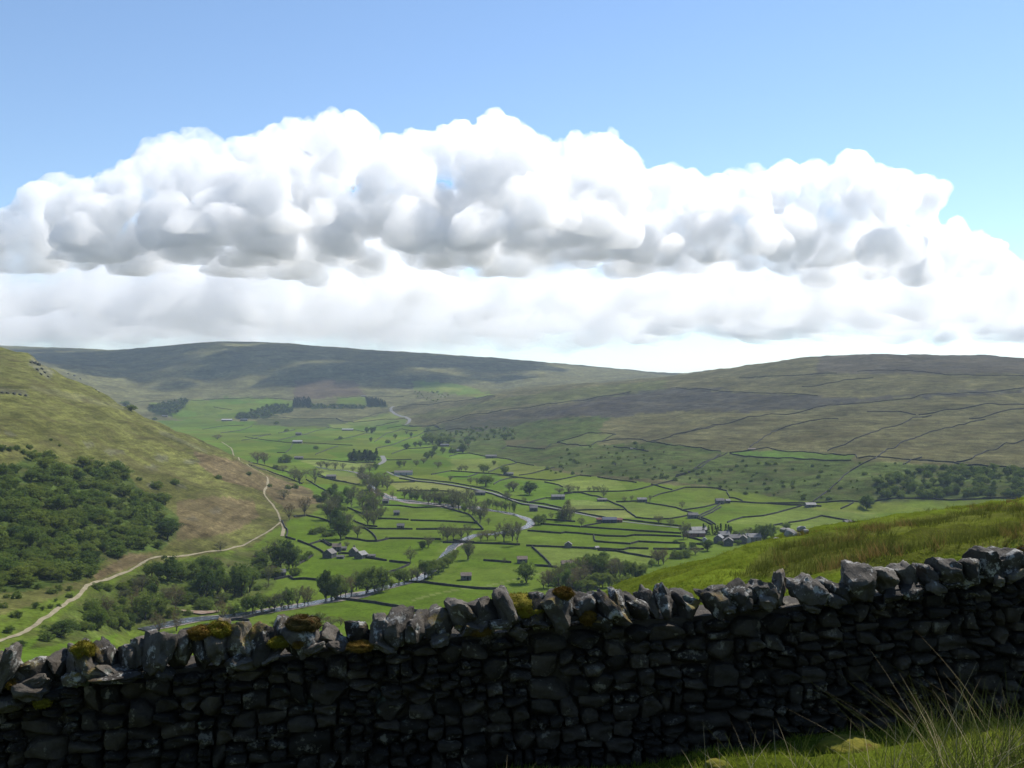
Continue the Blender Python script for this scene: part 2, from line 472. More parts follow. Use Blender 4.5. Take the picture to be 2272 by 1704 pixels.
# valley fields
for z_, poly, col in [
    (B3, [(440, 458), (800, 485), (1400, 525), (1820, 552), (1820, 582), (1360, 568), (1280, 582), (960, 565), (640, 550), (310, 525)], gD),
    (B3, [(490, 415), (780, 435), (1030, 448), (1820, 490), (1820, 552), (1400, 525), (800, 485), (440, 458)], gD),
    (B3, [(310, 530), (640, 550), (960, 565), (1280, 582), (1820, 582), (2030, 640), (2040, 705), (1310, 698), (1260, 712), (700, 688), (300, 672), (150, 600)], gM),
    (B3, [(355, 680), (1180, 712), (1540, 703), (1540, 850), (560, 880)], gL),
    (B3, [(0, 650), (240, 662), (355, 680), (540, 870), (380, 868), (0, 900), (-300, 880), (-500, 1000), (-250, 760)], gD),
    (B3, [(780, 325), (1260, 318), (1380, 395), (1070, 400)], gY), (B3, [(740, 210), (1000, 230), (1180, 265), (1300, 335), (1260, 318), (780, 325), (650, 290)], gY),
    (B3, [(670, 165), (840, 150), (1000, 185), (1080, 225), (740, 205)], gM), (B3, [(1080, 220), (1400, 240), (1600, 268), (1960, 358), (1900, 375), (1700, 408), (1380, 395)], gL),
    (B3, [(1500, 250), (1840, 230), (2190, 250), (2050, 292), (1840, 320), (1600, 268)], gL), (B3, [(1620, 160), (1860, 98), (2210, 110), (2200, 240), (1560, 240)], gM),
    (B3, [(310, 250), (490, 203), (700, 205), (650, 300), (480, 265)], gM),
    (B3, [(560, 62), (640, 20), (1000, 15), (1200, 30), (1290, 120), (760, 150), (660, 100)], gL), (B3, [(180, 10), (480, 30), (660, 100), (500, 200), (300, 240), (150, 200)], gM),
    (B4, [(740, 160), (1450, 185), (1300, 235), (1080, 290), (870, 305), (720, 355), (450, 300), (640, 200)], gM), (B4, [(720, 355), (1450, 190), (2180, 260), (2200, 300), (1880, 330), (1650, 290), (1480, 335), (1180, 385)], gL),
    (B4, [(1180, 385), (1650, 290), (2040, 362), (1880, 400), (1700, 430), (1590, 455), (1300, 440)], gL), (B4, [(300, 10), (640, 25), (730, 100), (650, 130), (0, 140), (100, 60)], gM),
    (B4, [(1960, 160), (2300, 148), (2900, 130), (3600, 130), (3600, 260), (2100, 235)], gM),
    (A2, [(1040, 890), (1340, 912), (1550, 905), (1640, 930), (1780, 970), (1830, 1030), (1290, 1012), (1030, 1000)], gM), (A2, [(1030, 1000), (1830, 1035), (1890, 1090), (1020, 1085)], gM),
    (A2, [(1020, 1085), (1540, 1090), (1540, 1172), (1120, 1165), (1020, 1188)], gM), (A2, [(1020, 1188), (1540, 1172), (1500, 1300), (1290, 1370), (1000, 1330), (900, 1230)], gD),
    (A2, [(500, 1300), (840, 1320), (1290, 1375), (1110, 1450), (900, 1470), (530, 1503), (340, 1500), (350, 1390)], gD), (A2, [(290, 1000), (540, 995), (660, 1050), (720, 1150), (640, 1225), (550, 1180), (460, 1215), (275, 1155)], gD),
    (A2, [(1250, 1520), (2080, 1580), (2200, 1750), (400, 1950), (300, 1800), (800, 1640), (1100, 1560)], gD), (A2, [(1110, 705), (1330, 700), (1640, 720), (1900, 800), (1200, 770)], gY),
    (A2, [(530, 590), (880, 630), (880, 718), (740, 700), (560, 640)], gY), (A2, [(360, 515), (1010, 540), (860, 620), (520, 570)], gY), (A2, [(100, 580), (340, 632), (410, 715), (280, 665)], gD),
    (A3, [(0, 490), (150, 465), (280, 490), (400, 530), (380, 590), (250, 625), (0, 600)], gL), (A3, [(400, 560), (540, 540), (700, 570), (850, 580), (640, 635), (450, 640)], gL),
    (A3, [(870, 375), (980, 345), (1120, 300), (1350, 310), (1240, 365), (1150, 400), (960, 395)], (.082, .100, .030)), (A3, [(440, 355), (780, 350), (800, 400), (760, 430), (460, 405)], (.07, .07, .03)),
    (A4, [(340, 705), (440, 690), (640, 685), (860, 700), (1140, 715), (1110, 748), (960, 748), (650, 735)], (.075, .115, .024)),
]:
    paint(z_(poly), col, .36, 300, 1e9, 0.0)
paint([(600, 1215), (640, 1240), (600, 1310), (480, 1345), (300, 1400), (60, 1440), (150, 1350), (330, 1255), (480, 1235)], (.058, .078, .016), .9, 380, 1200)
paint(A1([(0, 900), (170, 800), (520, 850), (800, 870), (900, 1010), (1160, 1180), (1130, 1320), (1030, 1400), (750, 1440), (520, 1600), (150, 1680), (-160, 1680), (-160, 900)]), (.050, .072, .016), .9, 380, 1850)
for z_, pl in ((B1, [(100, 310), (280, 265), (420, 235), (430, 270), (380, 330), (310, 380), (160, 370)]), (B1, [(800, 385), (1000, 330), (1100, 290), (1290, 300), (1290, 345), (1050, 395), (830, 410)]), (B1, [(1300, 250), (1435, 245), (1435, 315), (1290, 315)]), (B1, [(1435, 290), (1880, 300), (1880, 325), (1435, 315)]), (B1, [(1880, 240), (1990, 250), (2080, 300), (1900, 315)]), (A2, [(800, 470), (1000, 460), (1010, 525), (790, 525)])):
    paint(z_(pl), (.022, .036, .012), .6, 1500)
# parcels of grazed and ungrazed pasture, each its own green
cxu = (GX * .94 + GY * .34) / 95.0; cyu = (GY * .94 - GX * .34) / 150.0
bi, bj = np.floor(cxu).astype(np.int64), np.floor(cyu).astype(np.int64)
best = np.full(GX.shape, 1e9); val = np.zeros(GX.shape); val2 = np.zeros(GX.shape)
for di in (-1, 0, 1):
    for dj in (-1, 0, 1):
        ci, cj = bi + di, bj + dj
        dd_ = (ci + .15 + .7 * _hash(ci, cj, 3) - cxu) ** 2 + (cj + .15 + .7 * _hash(ci, cj, 4) - cyu) ** 2
        m_ = dd_ < best
        best = np.where(m_, dd_, best); val = np.where(m_, _hash(ci, cj, 5), val); val2 = np.where(m_, _hash(ci, cj, 6), val2)
k = (WILD < .5) & (rr_ > 1250)
C[k] = C[k] * (.80 + .42 * val[k])[:, None] * np.stack([1 + .16 * (val2[k] - .5) * 2, np.ones(k.sum()), 1 + .3 * (val2[k] - .5)], 1)
# strip of worn footpath across the near hay meadow and rough river banks
paint(A2([(1300, 1660), (1560, 1595), (1730, 1566), (1900, 1550), (2170, 1484), (2400, 1430), (2400, 1440), (2170, 1494), (1900, 1560), (1730, 1576), (1560, 1606), (1310, 1672)]), (.13, .155, .045), .2, 300, 1200, 0)
# the slope beyond the near wall
k = (rr_ < 260); C[k] = (.085, .112, .013); WILD[k] = .8
k = k & (GY < 1); C[k] = (.055, .080, .014)
paint(A4([(400, 1490), (560, 1330), (800, 1245), (1100, 1185), (1500, 1112), (1900, 1052), (2208, 1015), (2600, 980), (2600, 1260), (1900, 1320), (1500, 1400), (1100, 1450), (700, 1480)]), (.072, .070, .020), 1, 9, 200, 1.5, .6)

ny, nx = GX.shape
GROUND_M = ground_mat()
idx = np.arange(ny * nx).reshape(ny, nx)
quads = np.stack([idx[:-1, :-1], idx[:-1, 1:], idx[1:, 1:], idx[1:, :-1]], -1).reshape(-1, 4)[:, ::-1]
verts = np.stack([GX, GY, GZ], -1).reshape(-1, 3)
c0 = len(verts)
verts = np.vstack([verts, [[0, 0, float(plane_near(0, 0))]]])
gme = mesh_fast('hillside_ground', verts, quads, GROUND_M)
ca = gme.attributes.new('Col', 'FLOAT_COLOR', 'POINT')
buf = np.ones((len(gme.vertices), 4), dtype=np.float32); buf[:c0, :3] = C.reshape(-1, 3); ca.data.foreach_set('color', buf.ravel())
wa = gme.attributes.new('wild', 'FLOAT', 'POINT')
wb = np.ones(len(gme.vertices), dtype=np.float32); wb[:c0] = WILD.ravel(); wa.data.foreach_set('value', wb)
tag(link('terrain', gme), 'green valley floor with brown moorland hills around it', kind='structure')
# the last bit of ground under the photographer's feet
s0 = [tuple(verts[j]) for j in range(nx)]
foot = mesh_np('ground', s0 + [(0, 0, float(plane_near(0, 0)))], [(j + 1, j, nx) for j in range(nx - 1)], None)
foot.materials.append(two_tone('foot_grass', (.05, .08, .012), (.07, .075, .02), 3, world=True))
tag(link('ground', foot), 'trodden grass at the viewpoint', kind='structure')

# ------------------------------------------------------------------ ribbons laid on the land: river, roads, tracks
def resample(pts, step):
    """Catmull-Rom through world points (x, y), every step metres"""
    P = [np.array(p[:2], dtype=float) for p in pts]
    P = [2 * P[0] - P[1]] + P + [2 * P[-1] - P[-2]]
    out = []
    for i in range(1, len(P) - 2):
        n = max(2, int(np.linalg.norm(P[i + 1] - P[i]) / step))
        for k in range(n):
            t = k / n
            out.append(0.5 * ((2 * P[i]) + (-P[i - 1] + P[i + 1]) * t + (2 * P[i - 1] - 5 * P[i] + 4 * P[i + 1] - P[i + 2]) * t * t + (-P[i - 1] + 3 * P[i] - 3 * P[i + 1] + P[i + 2]) * t ** 3))
    out.append(P[-2])
    return np.array(out)


def polyline(pts, step):
    out = []
    for a, b in zip(pts[:-1], pts[1:]):
        a = np.array(a[:2], dtype=float); b = np.array(b[:2], dtype=float)
        n = max(1, int(np.linalg.norm(b - a) / step))
        for k in range(n): out.append(a + (b - a) * k / n)
    out.append(np.array(pts[-1][:2], dtype=float))
    return np.array(out)


def normals2(p):
    t = np.gradient(p, axis=0)
    t /= np.maximum(np.linalg.norm(t, axis=1)[:, None], 1e-6)
    return np.stack([-t[:, 1], t[:, 0]], 1)


def ribbon(name, pix, widths, lift, mat, step=6, cross=5, edge=0.0, seed=0, dmin=250):
    w = [at(px, py, dmin) for px, py in pix]
    p = resample(w, step)
    nrm = normals2(p)
    tt = np.linspace(0, 1, len(p))
    ww = np.interp(tt, np.linspace(0, 1, len(widths)), widths)
    rows = []
    for c in np.linspace(-1, 1, cross):
        e = 1 + edge * fbm(tt * len(p) * .35, np.full(len(p), c * 3 + seed), 3, seed)
        q = p + nrm * (ww * .5 * c * e)[:, None]
        z = H(q[:, 0], q[:, 1])
        rows.append(np.column_stack([q, z]))
    rows = np.array(rows)
    rows[:, :, 2] = rows[:, :, 2] + lift
    n = len(p)
    ii = np.arange(cross * n).reshape(cross, n)
    qd = np.stack([ii[:-1, :-1], ii[:-1, 1:], ii[1:, 1:], ii[1:, :-1]], -1).reshape(-1, 4)
    return link(name, mesh_fast(name, rows.reshape(-1, 3), qd, mat))


M_water, nt, b = new_mat('river_water')
p = geo_pos(nt)
nt.links.new(n_mix(nt, n_map(nt, n_noise(nt, .25, 5, .7, p), .5, .62, 0, 1), (.04, .044, .044), (.16, .165, .17)), b.inputs['Base Color'])
b.inputs['Roughness'].default_value = .22; b.inputs['Specular IOR Level'].default_value = .6
n_bump(nt, b, n_noise(nt, .6, 4, .6, p), .7, .35)
M_gravel = two_tone('river_gravel', (.15, .12, .10), (.25, .215, .19), .12, world=True, bump=.5, bdist=.3)
M_bank = two_tone('river_bank', (.16, .10, .065), (.22, .17, .12), .2, world=True)
M_track = two_tone('track_earth', (.17, .145, .085), (.24, .205, .125), .15, world=True)
M_road = two_tone('road_asphalt', (.13, .127, .12), (.18, .175, .165), .2, world=True)

riv = A2([(520, 575), (640, 598), (760, 606), (880, 630), (930, 660), (960, 700), (1000, 770), (1060, 800), (1130, 832), (1230, 852), (1400, 872), (1560, 890), (1660, 905), (1760, 905), (1890, 925)]) + \
    A3([(330, 935), (450, 950), (580, 985), (640, 1010), (655, 1040), (600, 1080), (480, 1105), (330, 1130)]) + A2([(1860, 1130), (1760, 1165), (1660, 1215), (1590, 1280), (1520, 1360), (1430, 1455), (1320, 1510), (1180, 1545), (1000, 1590), (860, 1625)]) + \
    B6([(2060, 540), (1900, 572), (1720, 608), (1500, 645), (1250, 685), (960, 712), (760, 735), (600, 768), (420, 806)])
tag(ribbon('river_gravel', riv, [5, 5, 6, 16, 14, 8, 8, 14, 20, 24, 12, 8, 8, 10, 8, 7, 8, 13, 15, 10], .25, M_gravel, 8, 5, .9, 3), 'pale gravel bars along the winding river', kind='structure')
tag(ribbon('river', riv, [4, 4, 4, 8, 7, 6, 6, 6, 7, 9, 8, 7, 8, 10, 7, 6, 7, 8, 8, 9], .5, M_water, 6, 4, .5, 8), 'shallow river winding along the valley floor', kind='structure')
tag(ribbon('river_bank', B6([(740, 650), (900, 668), (1060, 655)]), [3, 9, 3], .8, M_bank, 6, 3), 'eroded brown earth bank beside the river', kind='structure')

TRACK = A1([(0, 1984), (130, 1939), (230, 1884), (330, 1814), (450, 1724), (540, 1652), (590, 1620), (720, 1580), (820, 1540), (910, 1490), (960, 1460), (1010, 1445), (1130, 1442), (1300, 1418), (1450, 1400), (1560, 1372), (1660, 1320), (1740, 1275), (1810, 1220)])
tag(ribbon('track', [(-90, 1460)] + TRACK, [2.2, 2.1, 2.1], .3, M_track, 4, 4, .7, 1), 'pale farm track curving up along the foot of the left hillside', kind='structure')
tag(ribbon('track', A1([(1812, 1215), (1800, 1170), (1770, 1120), (1722, 1062), (1706, 1022), (1725, 980), (1730, 940), (1700, 910), (1600, 850), (1540, 800), (1500, 755), (1470, 725), (1430, 700)]), [2.3, 2.6, 2.8], .3, M_track, 6, 4, .6, 2), 'pale track climbing away round the bracken slope', kind='structure')
tag(ribbon('path', A1([(1822, 1225), (1832, 1260), (1822, 1310)]), [3.5, 3.5], .35, M_track, 5, 3), 'short walled path dropping from the track junction', kind='structure')
ROAD = A2([(1100, 615), (1180, 650), (1260, 668), (1360, 688), (1480, 700), (1640, 722), (1800, 752), (1960, 788)]) + B3([(0, 160), (100, 195), (200, 235), (260, 252), (420, 272), (560, 297), (650, 314), (760, 342), (900, 372), (1050, 404), (1200, 425), (1500, 460), (1800, 492), (1960, 500)])
tag(ribbon('road', ROAD, [3.6, 4, 4], .35, M_road, 6, 3), 'narrow grey valley road between stone walls', kind='structure')
tag(ribbon('road', A2([(1020, 560), (1055, 545), (1078, 525), (1070, 500), (1062, 485)]), [9, 9], .5, M_road, 6, 3), 'pale bend of the road by the dark plantation', kind='structure')
tag(ribbon('road', B2([(365, 452), (392, 436), (402, 412), (385, 398), (330, 383), (280, 362), (252, 338), (250, 315), (270, 302)]), [11, 11], .6, M_road, 8, 3), 'hairpin road climbing onto the moor', kind='structure')

# ------------------------------------------------------------------ field walls
M_fwall = two_tone('field_wall_stone', (.016, .0155, .014), (.042, .040, .036), .5, world=True, bump=.6, bdist=.2)
LANDMARKS = [(790, 1225, 'the farmstead'), (1690, 1195, 'the village'), (1165, 1150, 'the gravel river bend'), (1352, 1155, 'the blue roofed shed'), (622, 1165, 'the track junction'), (1033, 1278, 'the lone brown roofed barn'),
             (1285, 970, 'the pale hillside field'), (505, 930, 'the white roofed far farm'), (885, 920, 'the hairpin road'), (1450, 880, 'the dark heather band'), (1260, 1210, 'the small barn on the middle wall'), (900, 1165, 'the two meadow barns'),
             (1780, 1020, 'the long green strip on the right slope'), (1180, 1090, 'the round dark tree'), (640, 1050, 'the hill foot trees'), (830, 1010, 'the dark plantation'), (2000, 900, 'the upper moor walls'), (1890, 1160, 'the grassy brow'),
             (1540, 1175, 'the dark conifers'), (1000, 1020, 'the bright rounded field'), (660, 980, 'the pale roofed field barn'), (1620, 1112, 'the paired barns'), (2150, 1000, 'the right hand scrub'), (770, 950, 'the long white roofed barn'), (1700, 830, 'the right hand skyline'),
             (420, 1350, 'the riverside meadow'), (1260, 1280, 'the wood below the brow'), (700, 905, 'the far conifer block')]
WALLS = []   # (object, px, py, length)


def field_wall(pix, h=1.65, w=.95):
    pw = [at(px, py) for px, py in pix]
    d = sum(v.y for v in pw) / len(pw)
    p = polyline(pw, 3.0 if d < 1300 else 7.0)
    # straight in plan, a little wavering
    nrm = normals2(p)
    s = np.concatenate([[0], np.cumsum(np.linalg.norm(np.diff(p, axis=0), axis=1))])
    k = len(WALLS)
    p = p + nrm * (fbm(s / 18, s * 0 + k, 2, 5) * 1.2)[:, None]
    hh = h * (1 + .22 * fbm(s / 4.0, s * 0 + k * 3.1, 2, 8))
    rows = []
    z0 = H(p[:, 0], p[:, 1])
    for off, top in ((-w * .62, 0), (-w * .36, 1), (w * .36, 1), (w * .62, 0)):
        q = p + nrm * off
        z = z0 + hh if top else z0 - 1.0
        rows.append(np.column_stack([q, z]))
    rows = np.array(rows).transpose(1, 0, 2)
    n = len(p)
    ii = np.arange(n * 4).reshape(n, 4)
    qd = [(a[i], a[i + 1], b_[i + 1], b_[i]) for a, b_ in zip(ii[:-1].tolist(), ii[1:].tolist()) for i in range(3)]
    qd += [tuple(ii[0].tolist()[::-1]), tuple(ii[-1].tolist())]
    o = link('field_wall', mesh_np('field_wall', rows.reshape(-1, 3), qd, M_fwall, False))
    mx = sum(q[0] for q in pix) / len(pix); my = sum(q[1] for q in pix) / len(pix)
    WALLS.append((o, mx, my, s[-1]))
    return o


WL = [(B3, w) for w in [
    [(0, 138), (150, 210), (300, 243), (480, 262), (650, 302)], [(745, 332), (880, 358), (1080, 398)], [(0, 180), (110, 215), (260, 266), (430, 290), (640, 328), (700, 340)],
    [(310, 250), (440, 215), (490, 203), (560, 205)], [(670, 165), (760, 150), (840, 150), (940, 180), (1000, 185), (1080, 220), (1160, 255), (1260, 295), (1300, 335), (1380, 395), (1480, 405), (1560, 412), (1700, 408), (1800, 392), (1900, 375)],
    [(780, 325), (900, 320), (1260, 318)], [(1180, 240), (1300, 238), (1400, 232)], [(1470, 250), (1600, 268), (1770, 298), (1840, 325), (1960, 358)], [(1840, 320), (1920, 312), (2050, 292), (2160, 262)],
    [(1985, 380), (2100, 330), (2180, 280), (2200, 262)], [(2000, 395), (2120, 345), (2210, 290)], [(1970, 395), (2050, 430), (2130, 470)], [(2020, 395), (2090, 422), (2150, 462)], [(490, 415), (620, 425), (780, 435)],
    [(440, 458), (620, 470), (800, 485), (900, 490), (1100, 505), (1400, 525), (1820, 552)], [(310, 525), (420, 532), (640, 550), (680, 542), (800, 548), (960, 565), (1080, 577), (1280, 582), (1360, 568), (1500, 570), (1820, 582)],
    [(965, 570), (968, 620), (985, 632), (1180, 645), (1320, 655), (1400, 632), (1560, 640), (1860, 650)], [(1900, 650), (2030, 662)], [(-520, 640), (0, 650), (150, 658), (240, 662)], [(300, 672), (480, 680), (700, 688), (960, 700), (1180, 710), (1260, 712), (1310, 698), (1500, 703)],
    [(1545, 703), (1730, 708), (1900, 708), (2040, 705)], [(355, 684), (430, 750), (500, 820), (540, 870)], [(1000, 715), (1180, 725), (1300, 750), (1540, 788)], [(-120, 815), (0, 825), (150, 838)], [(380, 868), (460, 872), (600, 885)], [(1030, 448), (870, 480), (830, 490)],
    [(1540, 190), (1620, 160), (1740, 135), (1860, 98), (2060, 98), (2210, 110)], [(480, 45), (560, 62), (620, 75), (660, 95)], [(1080, 408), (1300, 420), (1500, 445), (1820, 480)], [(1330, 130), (1430, 110), (1520, 85), (1740, 30)], [(670, 150), (900, 140), (1250, 135), (1330, 130)]]]
WL += [(B4, w) for w in [[(720, 355), (870, 305), (1080, 290), (1300, 235), (1450, 190)], [(1180, 385), (1270, 368)], [(1330, 358), (1480, 335), (1650, 290), (1800, 318), (1880, 330), (2040, 362)], [(740, 150), (870, 155), (1100, 165), (1300, 180), (1650, 195)], [(740, 110), (800, 115), (870, 140)],
    [(870, 150), (1160, 165), (1500, 165), (1700, 155), (2000, 150), (2200, 140), (2700, 118), (3600, 120)], [(1840, 220), (1900, 190), (1960, 158)], [(1590, 455), (1700, 430), (1830, 405), (1880, 380)], [(330, 500), (430, 520), (500, 540)], [(640, 25), (720, 45), (740, 95)]]]
WL += [(A3, w) for w in [[(870, 375), (960, 395), (1060, 402), (1150, 400), (1240, 365), (1350, 310), (1240, 300), (1120, 300), (1080, 315), (980, 345), (870, 375)], [(1240, 368), (1320, 350), (1450, 348), (1560, 352), (1640, 375), (1800, 400), (1900, 405), (2050, 420), (2210, 450)], [(1640, 365), (1780, 335), (1880, 300), (2040, 270), (2210, 235)],
    [(1330, 410), (1480, 425), (1620, 450)], [(2210, 470), (2130, 520), (2050, 580), (1960, 620), (1840, 660)], [(420, 430), (460, 405), (560, 415), (680, 425), (770, 430), (820, 390)], [(-10, 490), (60, 470), (150, 465), (280, 490), (480, 515), (540, 540), (680, 565)], [(540, 545), (440, 565), (380, 590), (310, 620)], [(850, 580), (760, 605), (640, 635), (560, 645)],
    [(-160, 640), (0, 610), (150, 620), (250, 628), (400, 640), (560, 665), (820, 690), (900, 680), (1060, 645), (1150, 655)], [(0, 660), (140, 660), (220, 632)], [(350, 720), (400, 690), (480, 670), (550, 665)], [(1200, 660), (1330, 680), (1520, 705)], [(1640, 720), (1810, 765)]]]
WL += [(A2, w) for w in [[(-60, 330), (0, 340), (130, 360), (260, 375), (330, 380)], [(415, 380), (560, 385), (700, 395), (820, 400)], [(0, 325), (150, 310)], [(240, 295), (350, 270)], [(210, 360), (330, 330), (430, 310), (520, 280), (640, 255)], [(600, 250), (720, 265), (850, 275), (920, 290)], [(680, 180), (740, 205), (820, 205), (930, 165), (1110, 125)],
    [(820, 212), (960, 200), (1090, 185), (1250, 178)], [(670, 355), (800, 335), (960, 290)], [(1010, 240), (1100, 222), (1200, 205)], [(1100, 260), (1240, 238), (1500, 233), (1540, 265)], [(1000, 370), (1100, 300), (1220, 265), (1350, 280)], [(1010, 425), (1150, 395), (1290, 340), (1400, 290), (1560, 265)], [(1140, 470), (1250, 430), (1470, 415)], [(360, 515), (560, 515), (700, 530), (850, 545), (1010, 540)],
    [(330, 385), (310, 430), (270, 460), (200, 460)], [(515, 475), (600, 440), (700, 405)], [(-30, 535), (0, 545), (130, 575), (280, 615), (340, 630)], [(-30, 555), (0, 570), (120, 605), (280, 665), (410, 715)], [(440, 680), (540, 740), (640, 790)], [(530, 635), (620, 670), (740, 700), (850, 720), (880, 718)], [(540, 655), (700, 695), (770, 700)], [(1110, 705), (1330, 700)], [(1100, 520), (1200, 520), (1300, 515)],
    [(1140, 622), (1230, 648), (1340, 676), (1450, 686), (1640, 708), (1800, 738), (1960, 772), (1990, 785)], [(1200, 672), (1340, 695), (1480, 708), (1640, 732), (1800, 762), (1960, 800), (2000, 815)], [(1180, 775), (1300, 770), (1560, 775), (1700, 790)], [(1040, 890), (1200, 895), (1340, 912), (1550, 905), (1640, 930)], [(1645, 932), (1780, 970), (1830, 1030), (1890, 1090)], [(1030, 1000), (1280, 1010)], [(1295, 1015), (1500, 1020), (1825, 1038)],
    [(900, 1080), (1020, 1085), (1310, 1088)], [(1340, 1088), (1540, 1088), (1885, 1092)], [(760, 1160), (880, 1175), (950, 1188), (1020, 1188), (1120, 1165), (1300, 1165), (1540, 1172)], [(780, 910), (900, 965)], [(830, 1020), (930, 1060), (1020, 1068)], [(920, 1080), (990, 1130), (1020, 1180)], [(340, 985), (440, 975), (540, 995), (620, 1020), (660, 1050)], [(240, 1020), (265, 1060), (290, 1115), (270, 1155)], [(275, 1155), (350, 1175)], [(375, 1180), (460, 1215), (540, 1255), (600, 1295)],
    [(470, 1212), (550, 1185)], [(550, 1180), (640, 1225)], [(570, 1175), (665, 1225)], [(700, 1290), (740, 1285), (800, 1290)], [(840, 1310), (920, 1322), (1000, 1330), (1100, 1345)], [(1125, 1350), (1200, 1360), (1290, 1370)], [(1285, 1378), (1200, 1415), (1110, 1450)], [(180, 1500), (300, 1475), (340, 1500), (430, 1495), (530, 1503)], [(350, 1390), (430, 1350), (500, 1300)], [(1250, 1520), (1400, 1525), (1560, 1545), (1700, 1560), (1850, 1575), (2080, 1580)],
    [(1815, 1195), (1700, 1190), (1640, 1180)]]]
WL += [(B6, w) for w in [[(760, 815), (900, 785), (1060, 745), (1200, 722), (1300, 735)], [(2010, 552), (2110, 558), (2330, 585), (2550, 625), (2700, 660)], [(1500, 655), (1350, 690), (1250, 715)]]]
WL += [(A4, w) for w in [[(0, 585), (130, 550), (300, 520), (440, 480), (600, 455), (850, 425), (1180, 385), (1500, 355), (1900, 320), (2208, 290), (2500, 270)], [(470, 665), (560, 600), (650, 555), (800, 510), (960, 485), (1030, 488)], [(960, 690), (1040, 660), (1180, 595), (1300, 550), (1440, 515), (1560, 475), (1620, 465)], [(1540, 460), (1700, 430), (1900, 405), (2208, 395), (2500, 390)],
    [(1100, 820), (1260, 738), (1340, 680), (1440, 630), (1560, 590), (1750, 540), (1900, 500), (1960, 490)], [(1860, 485), (2000, 460), (2208, 420), (2500, 380)], [(340, 700), (440, 690), (640, 685), (860, 700), (1140, 715), (1150, 735)], [(1110, 750), (960, 750), (800, 742), (650, 737), (500, 727), (340, 707)], [(1155, 736), (1400, 738), (1600, 750), (1760, 762), (1850, 780), (2000, 790), (2180, 800), (2500, 815)],
    [(1780, 760), (1880, 740), (1950, 700), (2060, 660), (2208, 620), (2500, 560)], [(0, 845), (100, 815), (200, 750), (325, 703)], [(1210, 440), (1300, 440), (1520, 460)], [(0, 290), (400, 315), (700, 325), (900, 340)], [(400, 225), (600, 215), (900, 200), (1020, 195)], [(1150, 185), (1400, 175), (1560, 185), (1740, 208), (2000, 210), (2208, 212), (2500, 215)], [(800, 280), (1000, 255), (1060, 240), (1250, 225)], [(870, 1010), (1030, 885), (1095, 825)], [(1440, 775), (1490, 748), (1560, 730)]]]
WL += [(B1, w) for w in [[(0, 270), (140, 258), (450, 250), (600, 245), (680, 240), (850, 240), (920, 230), (1100, 235), (1310, 248)], [(640, 305), (720, 320), (790, 330)], [(550, 490), (700, 465), (890, 455)], [(700, 520), (850, 500), (960, 460)], [(1040, 400), (1180, 390), (1300, 400), (1420, 405), (1640, 398), (1700, 425)], [(1650, 235), (1850, 218), (2200, 220)], [(870, 580), (960, 568), (1100, 530)], [(1170, 520), (1310, 495)]]]
WL += [(B2, w) for w in [[(395, 458), (600, 458), (650, 485)], [(620, 447), (760, 410), (1040, 360), (1300, 315), (1560, 280), (1900, 235), (2212, 180)], [(300, 305), (560, 290), (760, 260), (950, 235), (1100, 220)], [(700, 500), (870, 490)]]]
for z_, w in WL:
    field_wall(z_(w))
ORD = ['first', 'second', 'third', 'fourth', 'fifth', 'sixth', 'seventh', 'eighth', 'ninth', 'tenth', 'eleventh', 'twelfth', 'thirteenth', 'fourteenth', 'fifteenth', 'sixteenth', 'seventeenth', 'eighteenth', 'nineteenth', 'twentieth']


def ordinal(i):
    return ORD[i] if i < 20 else 'twenty ' + ORD[i - 20] if i < 29 else 'thirtieth' if i == 29 else 'thirty ' + ORD[i - 30]


def side_of(mx, my, lx, ly):
    dx, dy = mx - lx, my - ly
    if abs(dx) > 2.2 * abs(dy): return 'left of' if dx < 0 else 'right of'
    return 'above' if dy < 0 else 'below'


buckets = {}
for o, mx, my, ln in WALLS:
    lm = min(LANDMARKS, key=lambda q: (q[0] - mx) ** 2 + (2 * (q[1] - my)) ** 2)
    buckets.setdefault((side_of(mx, my, lm[0], lm[1]), lm[2]), []).append((my, mx, o))
for (sd, lm), l in buckets.items():
    l.sort(key=lambda q: q[0])
    for i, (my, mx, o) in enumerate(l):
        if len(l) == 1: t = f'dark dry stone field wall {sd} {lm}'
        elif len(l) == 2: t = f'dark stone wall {sd} {lm}, {"upper" if i == 0 else "lower"} of two'
        else: t = f'stone wall {sd} {lm}, {ordinal(i)} from top'
        tag(o, t, 'wall', 'dry stone field walls across the valley', 'thing')

# ------------------------------------------------------------------ barns, farm and village
M_bstone = two_tone('barn_stone', (.08, .076, .066), (.16, .15, .132), .8, bump=.5, bdist=.1)
M_bdark = two_tone('dark_gritstone', (.07, .066, .06), (.13, .125, .115), .8, bump=.5, bdist=.1)  # darker gritstone for some of the barns, sheds and houses
M_slate = two_tone('slate_roof', (.12, .11, .10), (.19, .175, .16), .9)
M_brown_roof = two_tone('brown_stone_roof', (.16, .12, .09), (.22, .17, .13), .9)
M_white_roof = two_tone('pale_sheet_roof', (.34, .325, .31), (.42, .40, .38), .3, rough=.5)
M_grey_roof = two_tone('grey_sheet_roof', (.10, .10, .10), (.16, .155, .15), .3, rough=.6)
M_red = two_tone('red_boarding', (.14, .06, .045), (.18, .085, .065), .5)
M_blue = two_tone('blue_sheet', (.025, .035, .065), (.035, .048, .085), .4, rough=.5)
M_render = two_tone('white_render', (.32, .31, .285), (.42, .40, .37), .6)
M_dark = two_tone('dark_opening', (.012, .012, .012), (.02, .02, .02), 1.0)


